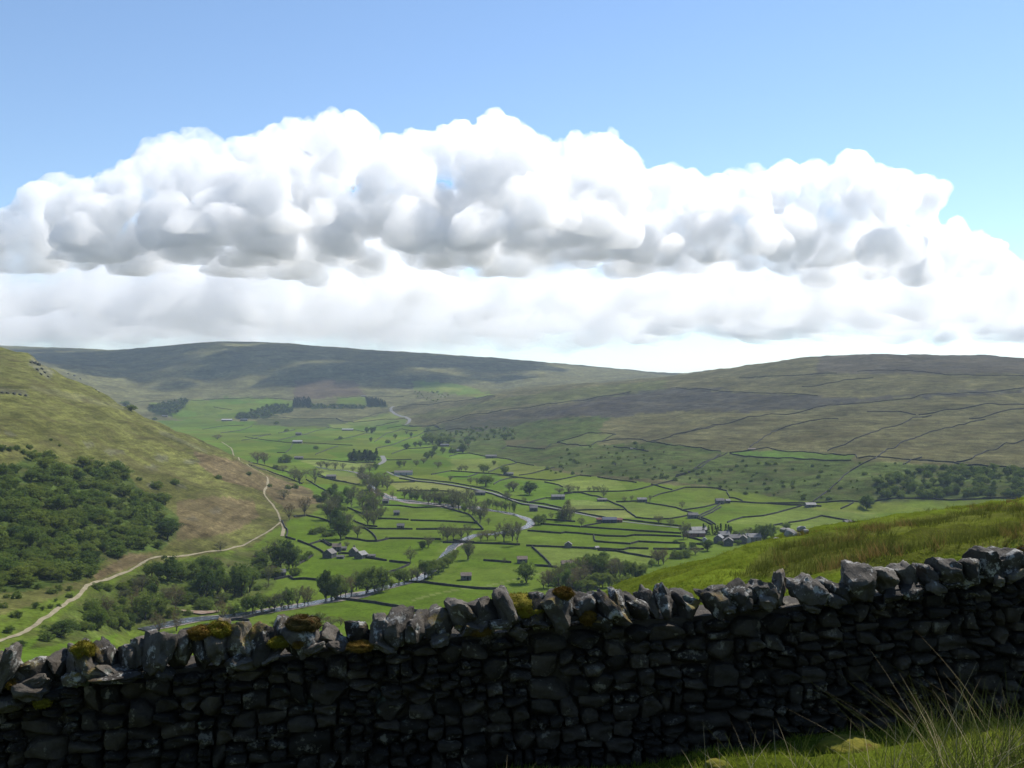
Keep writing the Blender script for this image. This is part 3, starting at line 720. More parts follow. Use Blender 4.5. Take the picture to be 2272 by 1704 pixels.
def box_mesh(name, x0, x1, y0, y1, z0, z1, mat):
    v = [(x, y, z) for z in (z0, z1) for y in (y0, y1) for x in (x0, x1)]
    fcs = [(0, 2, 3, 1), (4, 5, 7, 6), (0, 1, 5, 4), (1, 3, 7, 5), (3, 2, 6, 7), (2, 0, 4, 6)]
    return mesh_np(name, v, fcs, mat, False)


def building(name, px, py, w, l, h, rise, yaw, label, cat, wall=None, roof=None, windows=2, door=True, group=None, chimney=False, lean=False, dmin=250):
    """w along the ridge, l across it; ground point under the near wall"""
    p = at(px, py, dmin)
    o = link(name, None); o.location = p + Vector((0, 0, 0)); o.rotation_euler = (0, 0, math.radians(yaw))
    o.location.z = float(min(H(p.x + a, p.y + c) for a in (-w / 2, w / 2) for c in (-l / 2, l / 2)))
    tag(o, label, cat, group)
    wm, rm = wall or M_bstone, roof or M_slate
    a, c = w / 2, l / 2
    v = [(-a, -c, -1), (a, -c, -1), (a, c, -1), (-a, c, -1), (-a, -c, h), (a, -c, h), (a, c, h), (-a, c, h), (-a, 0, h + rise), (a, 0, h + rise)]
    link('wall', mesh_np('wall', v, [(0, 1, 5, 4), (2, 3, 7, 6), (1, 2, 6, 9, 5), (3, 0, 4, 8, 7)], wm, False), o)
    e, t = .35, .28
    k = rise / c
    for s in (-1, 1):
        y0, z0 = s * (c + e), h - e * k
        vv = [(-a - e, y0, z0), (a + e, y0, z0), (a + e, 0, h + rise), (-a - e, 0, h + rise), (-a - e, y0, z0 + t), (a + e, y0, z0 + t), (a + e, 0, h + rise + t), (-a - e, 0, h + rise + t)]
        rf = link('roof', mesh_np('roof', vv, [(0, 1, 2, 3), (4, 7, 6, 5), (0, 4, 5, 1), (1, 5, 6, 2), (3, 2, 6, 7), (0, 3, 7, 4)], rm, False), o)
    if chimney:
        link('chimney', box_mesh('chimney', a - 1.3, a - .3, -.5, .5, h + rise - .6, h + rise + 1.5, wm), rf)
    for i in range(windows):
        x = -a + w * (i + 1) / (windows + 1)
        z = h * .58
        link('window', box_mesh('window', x - .45, x + .45, -c - .05, -c + .1, z, z + 1.0, M_dark), o)
    if door:
        link('door', box_mesh('door', a * .3 - .7, a * .3 + .7, -c - .06, -c + .1, -.2, 2.0, M_dark), o)
    if windows:
        link('window', box_mesh('window', a - .1, a + .05, -.4, .4, h * .7, h * .7 + .9, M_dark), o)
    return o


def zp(z_, x, y): return z_([(x, y)])[0]


building('barn', *zp(A2, 1748, 1498), 7.6, 5.5, 3.4, 1.9, 4, 'lone barn with brown roof standing in the near green meadow', 'barn', roof=M_brown_roof, wall=M_bdark)
building('barn', *zp(B3, 712, 686), 5.0, 6.4, 3.2, 2.2, 84, 'small gabled barn set into the middle meadow wall', 'barn')
building('barn', *zp(B5, 1415, 190), 6.6, 5, 3.4, 2, 8, 'dark barn alone in the upper meadow beside the river', 'barn', wall=M_bdark)
building('barn', *zp(B5, 1455, 325), 7.2, 5, 3.4, 2, 0, 'dark barn built against a meadow wall above the farm', 'barn', wall=M_bdark)
building('barn', *zp(B5, 1308, 75), 7.6, 5.4, 3.6, 2.1, -4, 'dark barn near the first gravel bend of the river', 'barn', wall=M_bdark)
building('barn', *zp(B3, 370, 328), 9, 6.5, 4.2, 2.4, 5, 'dark barn in the field between road and river gravel', 'barn', wall=M_bdark)
building('barn', *zp(B3, 610, 212), 17, 7, 4, 2.2, 5, 'long low grey roofed barn under a bare tree', 'barn', roof=M_grey_roof, wall=M_bdark)
building('barn', *zp(B3, 1435, 238), 12, 6, 3.6, 2.0, 4, 'grey roofed barn in a row of bushes above pale fields', 'barn', roof=M_grey_roof, wall=M_bdark)
building('barn', *zp(B3, 1043, 232), 12, 6, 2.6, 1.4, 4, 'low dark field shed beside a bare tree', 'shed', wall=M_bdark)
building('barn', *zp(B3, 1935, 398), 11, 6.5, 4, 2.2, 4, 'grey barn where four walls and a lane meet', 'barn')
building('barn', *zp(B4, 650, 168), 10.5, 6.5, 4.5, 2.4, 6, 'dark barn at the top of the walled lane', 'barn')
building('barn', *zp(B4, 728, 160), 5.5, 5, 3.4, 1.8, 10, 'small pale gabled barn at the corner of the field', 'barn', roof=M_grey_roof)
building('barn', *zp(B4, 1540, 198), 12, 7, 3.6, 2.2, 4, 'grey roofed barn on the wall below the right scrub', 'barn', roof=M_grey_roof)
building('barn', *zp(B4, 1905, 375), 8, 6, 3.4, 1.8, 15, 'small stone barn just behind the grassy brow', 'barn')
building('barn', *zp(A3, 585, 1362), 8, 6, 3.6, 2, 4, 'barn with brown roof half hidden by a leafy tree', 'barn', roof=M_brown_roof)
building('barn', *zp(A3, 955, 1400), 9.5, 6, 3.6, 2.2, 6, 'brown roofed barn beside the wood below the brow', 'barn', roof=M_brown_roof, wall=M_bdark)
building('field_shelter', *zp(B3, 990, 702), 3.6, 3.0, 1.6, 1.0, 30, 'tiny pale stone hut on the middle meadow wall', 'hut', windows=0, roof=M_grey_roof)
building('barn', *zp(A3, 1480, 432), 5, 4, 2.4, 1.4, 0, 'tiny stone hut on the right hand scrub slope', 'hut', windows=0)
building('barn', *zp(A4, 480, 682), 12, 6, 3, 1.6, 0, 'pale field barn above the long green strip', 'barn', roof=M_brown_roof)
building('barn', *zp(A2, 645, 672), 15, 8, 4.2, 2.4, 5, 'dark barn between two walls at the hill foot', 'barn', wall=M_bdark)
building('barn', *zp(A2, 380, 512), 17, 8, 3.6, 2.2, 0, 'grey barn on the wall left of the plantation', 'barn')
building('barn', *zp(A2, 370, 382), 24, 10, 5, 3, -3, 'field barn with a pale roof on the far wall', 'barn', roof=M_white_roof, wall=M_bdark)
building('barn', *zp(A2, 378, 315), 17, 9, 5, 3, 0, 'dark roofed far barn in the pale pasture', 'barn', wall=M_bdark)
building('barn', *zp(A2, 780, 278), 36, 10, 4, 2.4, 0, 'long white roofed far barn above the plantation', 'barn', roof=M_white_roof, wall=M_bdark)
building('farm_shed', *zp(B1, 752, 420), 38, 16, 5, 3.5, 0, 'far farm shed with a broad white roof', 'shed', roof=M_white_roof, wall=M_bdark)
building('farmhouse', *zp(B1, 890, 420), 26, 9, 5, 3, 0, 'far grey farmhouse right of the white roofed shed', 'house', roof=M_grey_roof, chimney=True)
building('farm_shed', *zp(B1, 243, 385), 22, 10, 4, 2.5, 0, 'far pale roofed shed below the left plantation', 'shed', roof=M_grey_roof)
building('farm_shed', *zp(B1, 1870, 224), 24, 9, 4, 2.5, 0, 'very far grey roofed shed under the moor', 'shed', roof=M_grey_roof)
building('farmhouse', *zp(B2, 1068, 724), 22, 9, 4.5, 2.6, 0, 'grey house at the top edge of the bright rounded field', 'house', chimney=True)
building('farmhouse', *zp(B2, 690, 628), 20, 9, 4, 2.6, 0, 'grey roofed house among the upper trees', 'house', roof=M_grey_roof)
building('farmhouse', *zp(B2, 800, 672), 26, 9, 4, 2.4, 0, 'pale walled house under the dark upper tree', 'house', roof=M_grey_roof)
building('farmhouse', *zp(B2, 350, 862), 30, 9, 4.5, 2.8, 8, 'white cottage row beside the valley road', 'house', wall=M_render, chimney=True)
building('barn', *zp(B2, 1210, 864), 16, 7, 3, 1.6, 0, 'low pale roofed barn under the upper field trees', 'barn', roof=M_grey_roof)
building('barn', *zp(A3, 240, 805), 14, 7, 3.8, 2.2, 4, 'dark field barn above the riverside tree row', 'barn', wall=M_bdark)
# farmstead
building('barn', *zp(B5, 758, 606), 9.2, 8.6, 4.0, 3.2, 72, 'big gabled barn at the left end of the farmstead', 'barn', wall=M_bdark)
building('farmhouse', *zp(B5, 828, 545), 7.5, 6, 4.4, 2.4, 8, 'reddish roofed farmhouse at the back of the farmstead', 'house', roof=M_brown_roof, chimney=True)
building('farmhouse', *zp(B5, 992, 590), 6, 6.2, 4.2, 3.0, 80, 'narrow gabled house in the middle of the farmstead', 'house', chimney=True)
building('barn', *zp(B5, 1068, 612), 8.8, 7.5, 3.2, 2.6, 62, 'gabled barn with pale roof at the right of the farmstead', 'barn', roof=M_grey_roof)
building('outhouse', *zp(B5, 865, 616), 6, 3.5, 1.7, 1.0, -8, 'low outhouse in front of the farmyard', 'shed', wall=M_bdark, windows=0)
building('outhouse', *zp(B5, 890, 535), 6, 3.5, 2.0, 1.2, 4, 'small stone outhouse behind the farmyard', 'shed', windows=0)
building('outhouse', *zp(B5, 1165, 606), 7, 3.5, 1.8, .9, -4, 'low stone lean to right of the farmstead', 'shed', windows=0)
building('barn', *zp(B6, 1560, 362), 6.8, 5.2, 3.2, 2, 20, 'slate roofed barn under tall trees left of the meadow', 'barn', roof=M_grey_roof, wall=M_bdark)
# village
building('farm_shed', *zp(B3, 1115, 440), 15, 9, 3.6, 2.2, 0, 'low shed with a dark blue end beside the road', 'shed', roof=M_blue, wall=M_blue)
building('farm_shed', *zp(B3, 1180, 436), 13, 7, 2.8, 1.6, 0, 'rusty red shed right of the blue shed', 'shed', roof=M_red, wall=M_red)
building('farm_shed', *zp(B3, 1040, 430), 11, 6, 2.6, 1.4, 0, 'small rusty red shed left of the blue shed', 'shed', roof=M_red, wall=M_bstone)
for (x, y, w, l, h, ri, yw, lb, rf, wl) in [
    (400, 488, 20, 7, 3.6, 2, 0, 'red walled house left of the dark conifers', M_grey_roof, M_red), (440, 465, 16, 8, 4.6, 2.6, 12, 'pale roofed house above the red walled house', M_grey_roof, M_bstone), (640, 548, 11, 8, 4.6, 2.8, 70, 'grey gabled village house nearest the conifers', M_grey_roof, M_bstone),
    (690, 520, 10, 7, 5, 3, 10, 'village house with a pale slate roof in front of conifers', M_grey_roof, M_bdark), (735, 575, 9, 8, 4.6, 2.8, 80, 'dark village house lowest by the brow', M_slate, M_bdark), (795, 545, 12, 8, 4.6, 2.8, 15, 'village house with bluish roof above the brow', M_slate, M_bstone),
    (880, 555, 8, 7, 5, 2.8, 75, 'narrow village house between the garden trees', M_slate, M_bdark), (925, 545, 7, 5, 4.2, 2.4, 80, 'white gabled cottage in the village', M_slate, M_render), (975, 540, 14, 8, 4.8, 3, 5, 'grey village house left of the big green trees', M_grey_roof, M_bstone), (500, 548, 4.5, 4, 3.2, 1.6, 80, 'tiny pale cabin at the end of the meadow walls', M_grey_roof, M_render)]:
    building('village_house', *zp(B4, x, y), w, l, h, ri, yw, lb, 'house', roof=rf, wall=wl, chimney=h > 4)

# ------------------------------------------------------------------ trees
def leaf_mat(name, c1, c2, trans=.35):
    m = bpy.data.materials.new(name); m.use_nodes = True
    nt = m.node_tree; nt.nodes.clear()
    out = nt.nodes.new('ShaderNodeOutputMaterial')
    oi = nt.nodes.new('ShaderNodeObjectInfo')
    v = geo_pos(nt)
    f1 = n_map(nt, n_noise(nt, .35, 3, .6, v), .32, .68, 0, 1)
    mm = nt.nodes.new('ShaderNodeMath'); mm.operation = 'MULTIPLY_ADD'; mm.use_clamp = True
    nt.links.new(oi.outputs['Random'], mm.inputs[0]); mm.inputs[1].default_value = .7
    a = nt.nodes.new('ShaderNodeMath'); a.operation = 'MULTIPLY_ADD'; nt.links.new(f1, a.inputs[0]); a.inputs[1].default_value = .5; a.inputs[2].default_value = -.1
    nt.links.new(a.outputs[0], mm.inputs[2])
    col = n_mix(nt, mm.outputs[0], c1, c2)
    d = nt.nodes.new('ShaderNodeBsdfDiffuse'); t = nt.nodes.new('ShaderNodeBsdfTranslucent'); mx = nt.nodes.new('ShaderNodeMixShader')
    nt.links.new(col, d.inputs[0]); nt.links.new(col, t.inputs[0]); mx.inputs[0].default_value = trans
    nt.links.new(d.outputs[0], mx.inputs[1]); nt.links.new(t.outputs[0], mx.inputs[2]); nt.links.new(mx.outputs[0], out.inputs[0])
    return m


M_leaf = {'leafy': leaf_mat('leaf_green', (.092, .145, .028), (.165, .205, .042), .45), 'dark': leaf_mat('leaf_dark', (.058, .096, .025), (.092, .130, .030), .4), 'sparse': leaf_mat('leaf_sparse', (.108, .114, .052), (.15, .146, .062), .4),
          'brown': leaf_mat('leaf_brown', (.16, .118, .055), (.135, .118, .058), .4), 'bright': leaf_mat('leaf_bright', (.14, .185, .032), (.175, .205, .040), .45), 'conifer': leaf_mat('leaf_conifer', (.020, .036, .016), (.030, .048, .019), .15)}
M_bark = two_tone('bark', (.055, .047, .038), (.09, .08, .065), 1.5)


def tubes(segs, sides=5):
    """segs: (p0, p1, r0, r1)"""
    V, Fc = [], []
    for p0, p1, r0, r1 in segs:
        d = (p1 - p0); q = d.to_track_quat('Z', 'Y')
        b0 = len(V)
        for p_, r_ in ((p0, r0), (p1, r1)):
            for k in range(sides):
                a = 2 * math.pi * k / sides
                V.append(p_ + q @ Vector((math.cos(a) * r_, math.sin(a) * r_, 0)))
        for k in range(sides):
            Fc.append((b0 + k, b0 + (k + 1) % sides, b0 + sides + (k + 1) % sides, b0 + sides + k))
    return V, Fc


def leaf_cards(rng, centers, radii, per, size, squash=.75):
    """clumps of small leaf faces: each centre gets per cards within its radius"""
    n = len(centers) * per
    c = np.repeat(np.array(centers), per, 0); rad = np.repeat(np.array(radii), per)
    d = rng.normal(size=(n, 3)); d /= np.linalg.norm(d, axis=1)[:, None]
    rr = rad * (.35 + .65 * rng.random(n) ** .5)
    d2 = d * rr[:, None]; d2[:, 2] *= squash
    p = c + d2
    nrm = d + rng.normal(size=(n, 3)) * .7; nrm /= np.linalg.norm(nrm, axis=1)[:, None]
    u = np.cross(nrm, rng.normal(size=(n, 3))); u /= np.linalg.norm(u, axis=1)[:, None]
    w = np.cross(nrm, u)
    s = size * (.6 + .8 * rng.random(n))
    u = u * s[:, None]; w = w * (s * (.5 + .4 * rng.random(n)))[:, None]
    v = np.stack([p - u, p - w * .8, p + u, p + w * .8], 1).reshape(-1, 3)
    return v, np.arange(n * 4).reshape(-1, 4)


def make_tree(kind, seed):
    """unit tree: 1 m tall, about 1 m wide crown; (crown mesh, trunk mesh)"""
    rng = np.random.default_rng(seed); r = random.Random(seed)
    T = Vector
    segs = []
    cen, rad = [], []
    if kind in ('conifer', 'poplar'):
        segs.append((T((0, 0, -.05)), T((0, 0, .95)), .022, .004))
        for i in range(70):
            z = .08 + .9 * r.random()
            w = (.40 * (1 - z) + .03) if kind == 'conifer' else .34 * math.sin(math.pi * min(1, .12 + z * .85)) ** .7
            a = r.random() * 6.283; q = w * r.uniform(.45, 1)
            cen.append((math.cos(a) * q, math.sin(a) * q, z)); rad.append(.075)
            if i % 3 == 0: segs.append((T((0, 0, z - .08)), T((math.cos(a) * q, math.sin(a) * q, z)), .006, .002))
        v, f_ = leaf_cards(rng, cen, rad, 34, .022, 1.4 if kind == 'poplar' else .7)
    elif kind == 'bush':
        for i in range(6):
            a = r.random() * 6.283; e = T((math.cos(a) * .3, math.sin(a) * .3, .6)); segs.append((T((0, 0, -.08)), e, .03, .008))
        for i in range(52):
            a = r.random() * 6.283; q = .42 * math.sqrt(r.random()); z = .08 + .80 * r.random() * math.sqrt(max(.02, 1 - (q / .46) ** 2))
            cen.append((math.cos(a) * q, math.sin(a) * q, z)); rad.append(r.uniform(.10, .17))
        v, f_ = leaf_cards(rng, cen, rad, 46, .036)
    else:
        sparse = kind in ('sparse', 'brown')
        top = .42 if not sparse else .55
        lean = T((r.uniform(-.04, .04), r.uniform(-.04, .04), 0))
        th = r.uniform(.20, .30)
        base = T((0, 0, -.06)); fork = T((0, 0, th)) + lean
        segs.append((base, fork, .036, .026))
        nl = r.randint(6, 8)
        tips = []
        for i in range(nl):
            a = 6.283 * (i + r.uniform(-.3, .3)) / nl; el = r.uniform(.35, 1.2)
            ln = r.uniform(.26, .42)
            e = fork + T((math.cos(a) * math.cos(el) * ln, math.sin(a) * math.cos(el) * ln, math.sin(el) * ln + .06))
            segs.append((fork - T((0, 0, r.uniform(0, .08))), e, .018, .009))
            for k in range(3):
                a2 = a + r.uniform(-.9, .9); el2 = r.uniform(.2, 1.3); l2 = r.uniform(.14, .26)
                e2 = e + T((math.cos(a2) * math.cos(el2) * l2, math.sin(a2) * math.cos(el2) * l2, math.sin(el2) * l2))
                segs.append((e, e2, .008, .003)); tips.append(e2)
                if sparse:
                    for j in range(4):
                        a3 = r.random() * 6.283; e3 = e2 + T((math.cos(a3) * .09, math.sin(a3) * .09, r.uniform(-.01, .1)))
                        segs.append((e2, e3, .0035, .0015))
        tips.append(fork + T((0, 0, .58))); segs.append((fork, fork + T((0, 0, .55)), .02, .005))
        for e in tips:
            cen.append(tuple(e)); rad.append(r.uniform(.09, .15))
        lobes = [(r.uniform(-.2, .2), r.uniform(-.2, .2), r.uniform(.34, .80), r.uniform(.16, .26)) for _ in range(9)] + [(0, 0, .52, .34), (0, 0, .70, .24)]
        for i in range(95 if not sparse else 42):
            lx, ly, lz, lr = r.choice(lobes)
            u = Vector((r.gauss(0, 1), r.gauss(0, 1), r.gauss(0, 1))).normalized() * lr * r.uniform(.55, 1.0)
            cen.append((lx + u.x, ly + u.y, max(.14, lz + u.z * 1.15))); rad.append(r.uniform(.06, .11))
        v, f_ = leaf_cards(rng, cen, rad, 44 if not sparse else 24, .024 if not sparse else .019)
    # bring the crown into the unit box
    mz = v[:, 2].max(); mw = max(np.percentile(abs(v[:, 0]), 99), np.percentile(abs(v[:, 1]), 99)) * 2
    k = np.array([1 / mw, 1 / mw, 1 / mz])
    v = v * k
    tv, tf = tubes(segs)
    tv = [(q.x / mw, q.y / mw, q.z / mz) for q in tv]
    lm = {'poplar': 'sparse', 'bush': 'leafy'}.get(kind, kind)
    crown = mesh_fast(kind + '_crown', v, f_, M_leaf[lm], False)
    trunk = mesh_np(kind + '_trunk', tv, tf, M_bark)
    return crown, trunk


PROTO = {k: [make_tree(k, 100 + 7 * i + sum(map(ord, k))) for i in range(n)] for k, n in (('leafy', 4), ('dark', 3), ('sparse', 4), ('brown', 3), ('bright', 2), ('conifer', 2), ('poplar', 1), ('bush', 4))}
NAMES = {'leafy': 'leafy_tree', 'dark': 'dark_tree', 'sparse': 'sparse_tree', 'brown': 'budding_tree', 'bright': 'bright_tree', 'conifer': 'conifer_tree', 'poplar': 'poplar_tree', 'bush': 'bush'}
LOOK = {'leafy': 'leafy green tree', 'dark': 'dense dark green tree', 'sparse': 'thinly leaved olive tree', 'brown': 'brownish budding tree', 'bright': 'bright yellow green tree', 'conifer': 'dark conifer', 'poplar': 'tall narrow poplar', 'bush': 'rounded green bush'}
TREES = []   # (object, px, kind, cluster)


def plant(kind, p, h, w, cluster=None, px=0, label=None, group=None, sink=.02, name=None):
    crown, trunk = R.choice(PROTO[kind])
    o = link(name or NAMES[kind], None)
    o.location = p - Vector((0, 0, h * sink)); o.rotation_euler = (0, 0, R.uniform(0, 6.28)); o.scale = (w, w, h)
    link('crown', crown, o); link('trunk', trunk, o)
    if label: tag(o, label, 'tree', group)
    else: TREES.append((o, px, kind, cluster))
    return o


def trees(z_, k, cluster, rows):
    """rows: x, base y, height and (optional) width in zoom pixels, kind"""
    for row in rows:
        x, y, hp = row[:3]; kind = row[-1]
        wp = row[3] if len(row) == 5 else hp * {'conifer': .42, 'poplar': .34, 'bush': 1.25}.get(kind, .74) * R.uniform(.9, 1.12)
        px, py = z_([(x, y)])[0]
        p = at(px, py)
        plant(kind, p, min(25, 1.1 * hp / k * p.y / F), 1.28 * wp / k * p.y / F, cluster, px, sink=.05)


K2 = 3.687
L, D_, S, B_, Y_, C_, P_, U = 'leafy', 'dark', 'sparse', 'brown', 'bright', 'conifer', 'poplar', 'bush'
trees(A2, K2, 'in the hill foot group', [(390, 715, 190, 140, S), (345, 690, 120, S), (510, 705, 150, S), (45, 545, 130, B_), (100, 555, 110, B_), (270, 540, 70, U), (250, 620, 60, 80, B_), (190, 590, 35, U)])
trees(A2, K2, 'on the far river flat', [(560, 580, 55, 70, S), (610, 582, 55, 70, S), (675, 600, 70, S), (740, 600, 60, S), (820, 615, 50, S)])
trees(A2, K2, 'in the tall central river belt', [(920, 720, 170, 110, S), (960, 780, 190, 110, S), (1010, 760, 170, 110, L), (1060, 740, 130, S), (1100, 765, 110, 90, S), (900, 900, 190, 90, S), (960, 940, 190, 100, L), (1000, 960, 150, S), (940, 1060, 140, S), (990, 1065, 150, S), (1050, 1000, 120, S), (1020, 810, 60, B_), (970, 830, 80, B_), (1145, 835, 70, B_), (895, 640, 80, S), (960, 620, 90, S), (1010, 600, 60, L)])
trees(A2, K2, 'in the dark group above the farm', [(620, 1010, 210, 110, S), (665, 960, 220, 110, S), (700, 930, 210, 100, L), (725, 1165, 250, 170, D_), (690, 1090, 210, 110, D_), (770, 1120, 170, 100, S), (640, 1015, 160, S), (860, 1155, 130, S), (810, 900, 140, 80, S), (785, 860, 120, L), (830, 830, 100, S), (600, 860, 90, S), (770, 1245, 70, 40, S)])
trees(A2, K2, 'among the bushes behind the farm', [(500, 1125, 50, U), (540, 1115, 55, U), (575, 1112, 50, U), (605, 1145, 45, U), (645, 1140, 40, U), (410, 1345, 60, U), (460, 1310, 50, U), (1100, 1165, 22, U)])
trees(A2, K2, 'on the bracken slope', [(260, 840, 95, 90, S), (302, 1012, 140, 70, B_), (430, 980, 190, 100, B_), (350, 752, 36, U), (290, 755, 36, U), (520, 832, 36, U), (190, 590, 30, U), (550, 860, 40, U), (140, 740, 30, U), (545, 910, 30, U)])
trees(A2, K2, 'in the river row above the gravel bar', [(1245, 832, 100, 80, S), (1290, 835, 100, 80, S), (1350, 842, 110, 80, S), (1400, 852, 105, 80, S), (1440, 882, 120, 80, S), (1485, 888, 130, 90, S), (1530, 880, 120, 80, S), (1565, 872, 100, S), (1490, 775, 30, 60, U)])
trees(A2, K2, 'in the big clump by the diagonal wall', [(1640, 905, 170, 110, S), (1690, 925, 160, 100, S), (1745, 900, 150, 100, S), (1790, 860, 120, S), (1800, 970, 140, 90, S), (1860, 1035, 150, 110, S), (1895, 960, 110, S), (1650, 850, 110, S), (1930, 1050, 60, S)])
trees(A2, K2, 'in the hedge row beyond the river', [(1900 + 34 * i, 905 + 6 * i, 70 + (i * 37) % 26, 40, L if i % 2 else S) for i in range(8)])
trees(A2, K2, 'beside the middle river reach', [(1560, 1165, 125, 90, S), (1595, 1180, 140, 90, S), (1645, 1172, 130, 90, S), (1705, 1165, 110, S), (1765, 1150, 105, S), (1390, 1250, 72, 62, D_), (1440, 1232, 100, 80, S), (1290, 1352, 125, 90, S), (1760, 1335, 170, 80, S), (1870, 1185, 90, 80, B_), (1925, 1175, 90, 80, B_), (2060, 1190, 190, 110, S), (2125, 1180, 170, 110, S), (2165, 1217, 205, 90, S), (1990, 1170, 90, S)])
trees(A2, K2, 'in the row along the lower river', [(1410, 1492, 160, 100, L), (1465, 1482, 150, L), (1345, 1502, 130, S), (1245, 1530, 120, L), (1200, 1522, 110, L), (1300, 1512, 110, S), (1522, 1445, 120, L), (1562, 1425, 115, Y_), (1602, 1392, 110, L), (1640, 1355, 90, Y_), (1662, 1325, 75, Y_)])
trees(A2, K2, 'in the wooded clump below the farm meadow', [(930, 1612, 210, 150, L), (1000, 1602, 215, 140, L), (1062, 1592, 200, 130, L), (850, 1585, 180, 100, S), (600, 1662, 225, 110, D_), (690, 1662, 200, 130, L), (760, 1645, 190, 110, B_), (810, 1625, 150, B_), (650, 1662, 150, L), (1130, 1560, 70, Y_)])
trees(B6, K2, 'in the tall stand left of the farm', [(1460, 440, 190, 60, S), (1500, 300, 250, 150, S), (1560, 300, 270, 170, L), (1625, 305, 250, 130, D_), (1660, 300, 190, L), (1420, 275, 100, L), (1680, 355, 70, U), (1400, 300, 60, U), (1440, 360, 60, U)])
trees(A2, K2, 'in the dark far plantation', [(805 + 23 * i, 522 + (i % 3) * 4, 70 + (i * 29) % 38, 55, C_ if i % 2 else D_) for i in range(10)])
trees(A2, K2, 'among the upper valley trees', [(1260, 432, 52, 60, D_), (1330, 412, 45, L), (1372, 412, 52, L), (1420, 385, 75, 80, L), (1470, 385, 80, 80, L), (1540, 402, 90, 90, L), (1600, 395, 80, L), (1490, 455, 60, L), (1430, 520, 70, L), (1470, 500, 70, L), (1520, 585, 65, 60, S), (1560, 470, 60, L), (1400, 550, 55, S), (1340, 570, 60, S), (1200, 580, 60, L), (1240, 575, 60, S), (1640, 460, 45, U), (1720, 460, 75, 80, D_), (1300, 330, 40, L), (1260, 310, 35, S), (1440, 275, 28, U), (975, 305, 55, 40, D_), (935, 298, 50, 40, D_), (1000, 290, 45, D_), (970, 370, 40, L), (1170, 345, 40, L), (1110, 380, 30, U), (720, 350, 28, U), (520, 430, 30, U), (200, 225, 26, U), (280, 285, 24, U)])
trees(A2, K2, 'in the fields above the road', [(1710, 612, 60, 40, S), (1745, 612, 55, 40, S), (1690, 612, 40, S), (1895, 622, 72, 80, L), (2062, 642, 82, 65, L), (1905, 735, 95, 110, L), (1840, 722, 72, S), (1785, 712, 60, S), (2140, 775, 85, 70, S), (2100, 772, 70, S), (1975, 560, 40, Y_), (2090, 850, 70, 50, S), (1620, 690, 50, S)])
trees(A3, K2, 'in the pale fields right of centre', [(642, 803, 112, 125, D_), (512, 772, 82, 80, S), (970, 792, 85, 85, S), (1042, 778, 50, S), (1172, 778, 50, S), (1252, 832, 112, 60, S), (1205, 778, 48, S), (1132, 778, 45, S), (1420, 862, 50, S), (1480, 852, 45, S), (1630, 862, 60, S), (890, 790, 50, 70, S), (600, 868, 45, 40, S), (450, 860, 80, 45, S)])
trees(A3, K2, 'in the poplar group by the road', [(950, 1015, 215, 75, P_), (915, 1015, 120, 70, S), (985, 1010, 130, 70, S), (722, 1050, 82, 90, L), (760, 1042, 82, L), (822, 1002, 60, S), (690, 1055, 60, S), (905, 1000, 70, U)])
trees(A3, K2, 'by the village meadows', [(1070, 1062, 85, 60, S), (1702, 1042, 82, 70, S), (1802, 1062, 72, 60, S), (1892, 912, 62, 45, S), (1905, 1165, 145, 75, S), (1935, 1162, 130, 65, S), (620, 1525, 175, 145, L), (150, 1335, 165, 80, S), (440, 1362, 50, 30, S), (1840, 1200, 30, U)])
trees(A3, K2, 'in the mixed wood under the brow', [(885, 1560, 200, 100, S), (942, 1582, 170, 100, L), (1002, 1592, 180, 110, B_), (1062, 1562, 185, 120, B_), (1102, 1502, 185, 110, B_), (1152, 1482, 190, 120, L), (1202, 1482, 190, 110, L), (1252, 1482, 180, 110, L), (1182, 1562, 120, 110, Y_), (1242, 1562, 120, 110, Y_), (1120, 1585, 90, 110, Y_), (1332, 1502, 180, 110, B_), (1382, 1512, 190, 80, S), (1432, 1492, 150, L), (1482, 1482, 140, L), (1545, 1492, 120, 110, Y_), (1572, 1452, 90, L), (800, 1560, 150, B_), (1300, 1560, 100, Y_), (1400, 1560, 80, Y_), (760, 1570, 110, B_), (1460, 1540, 80, Y_)])
trees(A3, K2, 'at the edge of the near brow', [(1702, 1372, 132, 120, B_), (1742, 1372, 135, 110, B_), (1680, 1360, 100, B_), (1852, 1322, 72, 90, U), (1922, 1312, 72, 90, U), (2000, 1292, 65, 80, S), (2102, 1262, 92, 90, D_), (1980, 1230, 40, U), (1900, 1235, 40, U), (1640, 1390, 60, L)])
trees(B4, 4.424, 'in the dark village conifer row', [(490, 472, 110, 36, C_), (540, 472, 90, 36, C_), (610, 472, 100, 40, C_), (630, 470, 90, 40, C_), (660, 472, 110, 40, C_), (710, 472, 105, 36, C_), (735, 472, 100, 36, C_), (755, 475, 90, 40, D_), (575, 478, 110, 22, Y_)])
trees(B4, 4.424, 'in the village gardens', [(1085, 532, 165, 150, D_), (1155, 502, 140, 110, L), (1040, 522, 150, 100, L), (820, 525, 100, 90, L), (880, 512, 100, 90, S), (940, 502, 110, 90, S), (1300, 425, 75, 70, L), (1320, 410, 60, L), (660, 570, 40, U), (830, 570, 50, 60, L), (720, 505, 70, L), (980, 510, 90, L)])
trees(B4, 4.424, 'below the right hand slope', [(1700, 432, 70, 50, S), (1745, 422, 60, 50, L), (1665, 430, 60, 30, S), (2092, 222, 145, 115, D_), (1850, 402, 50, 60, L), (2060, 200, 90, L), (2130, 190, 90, L)])
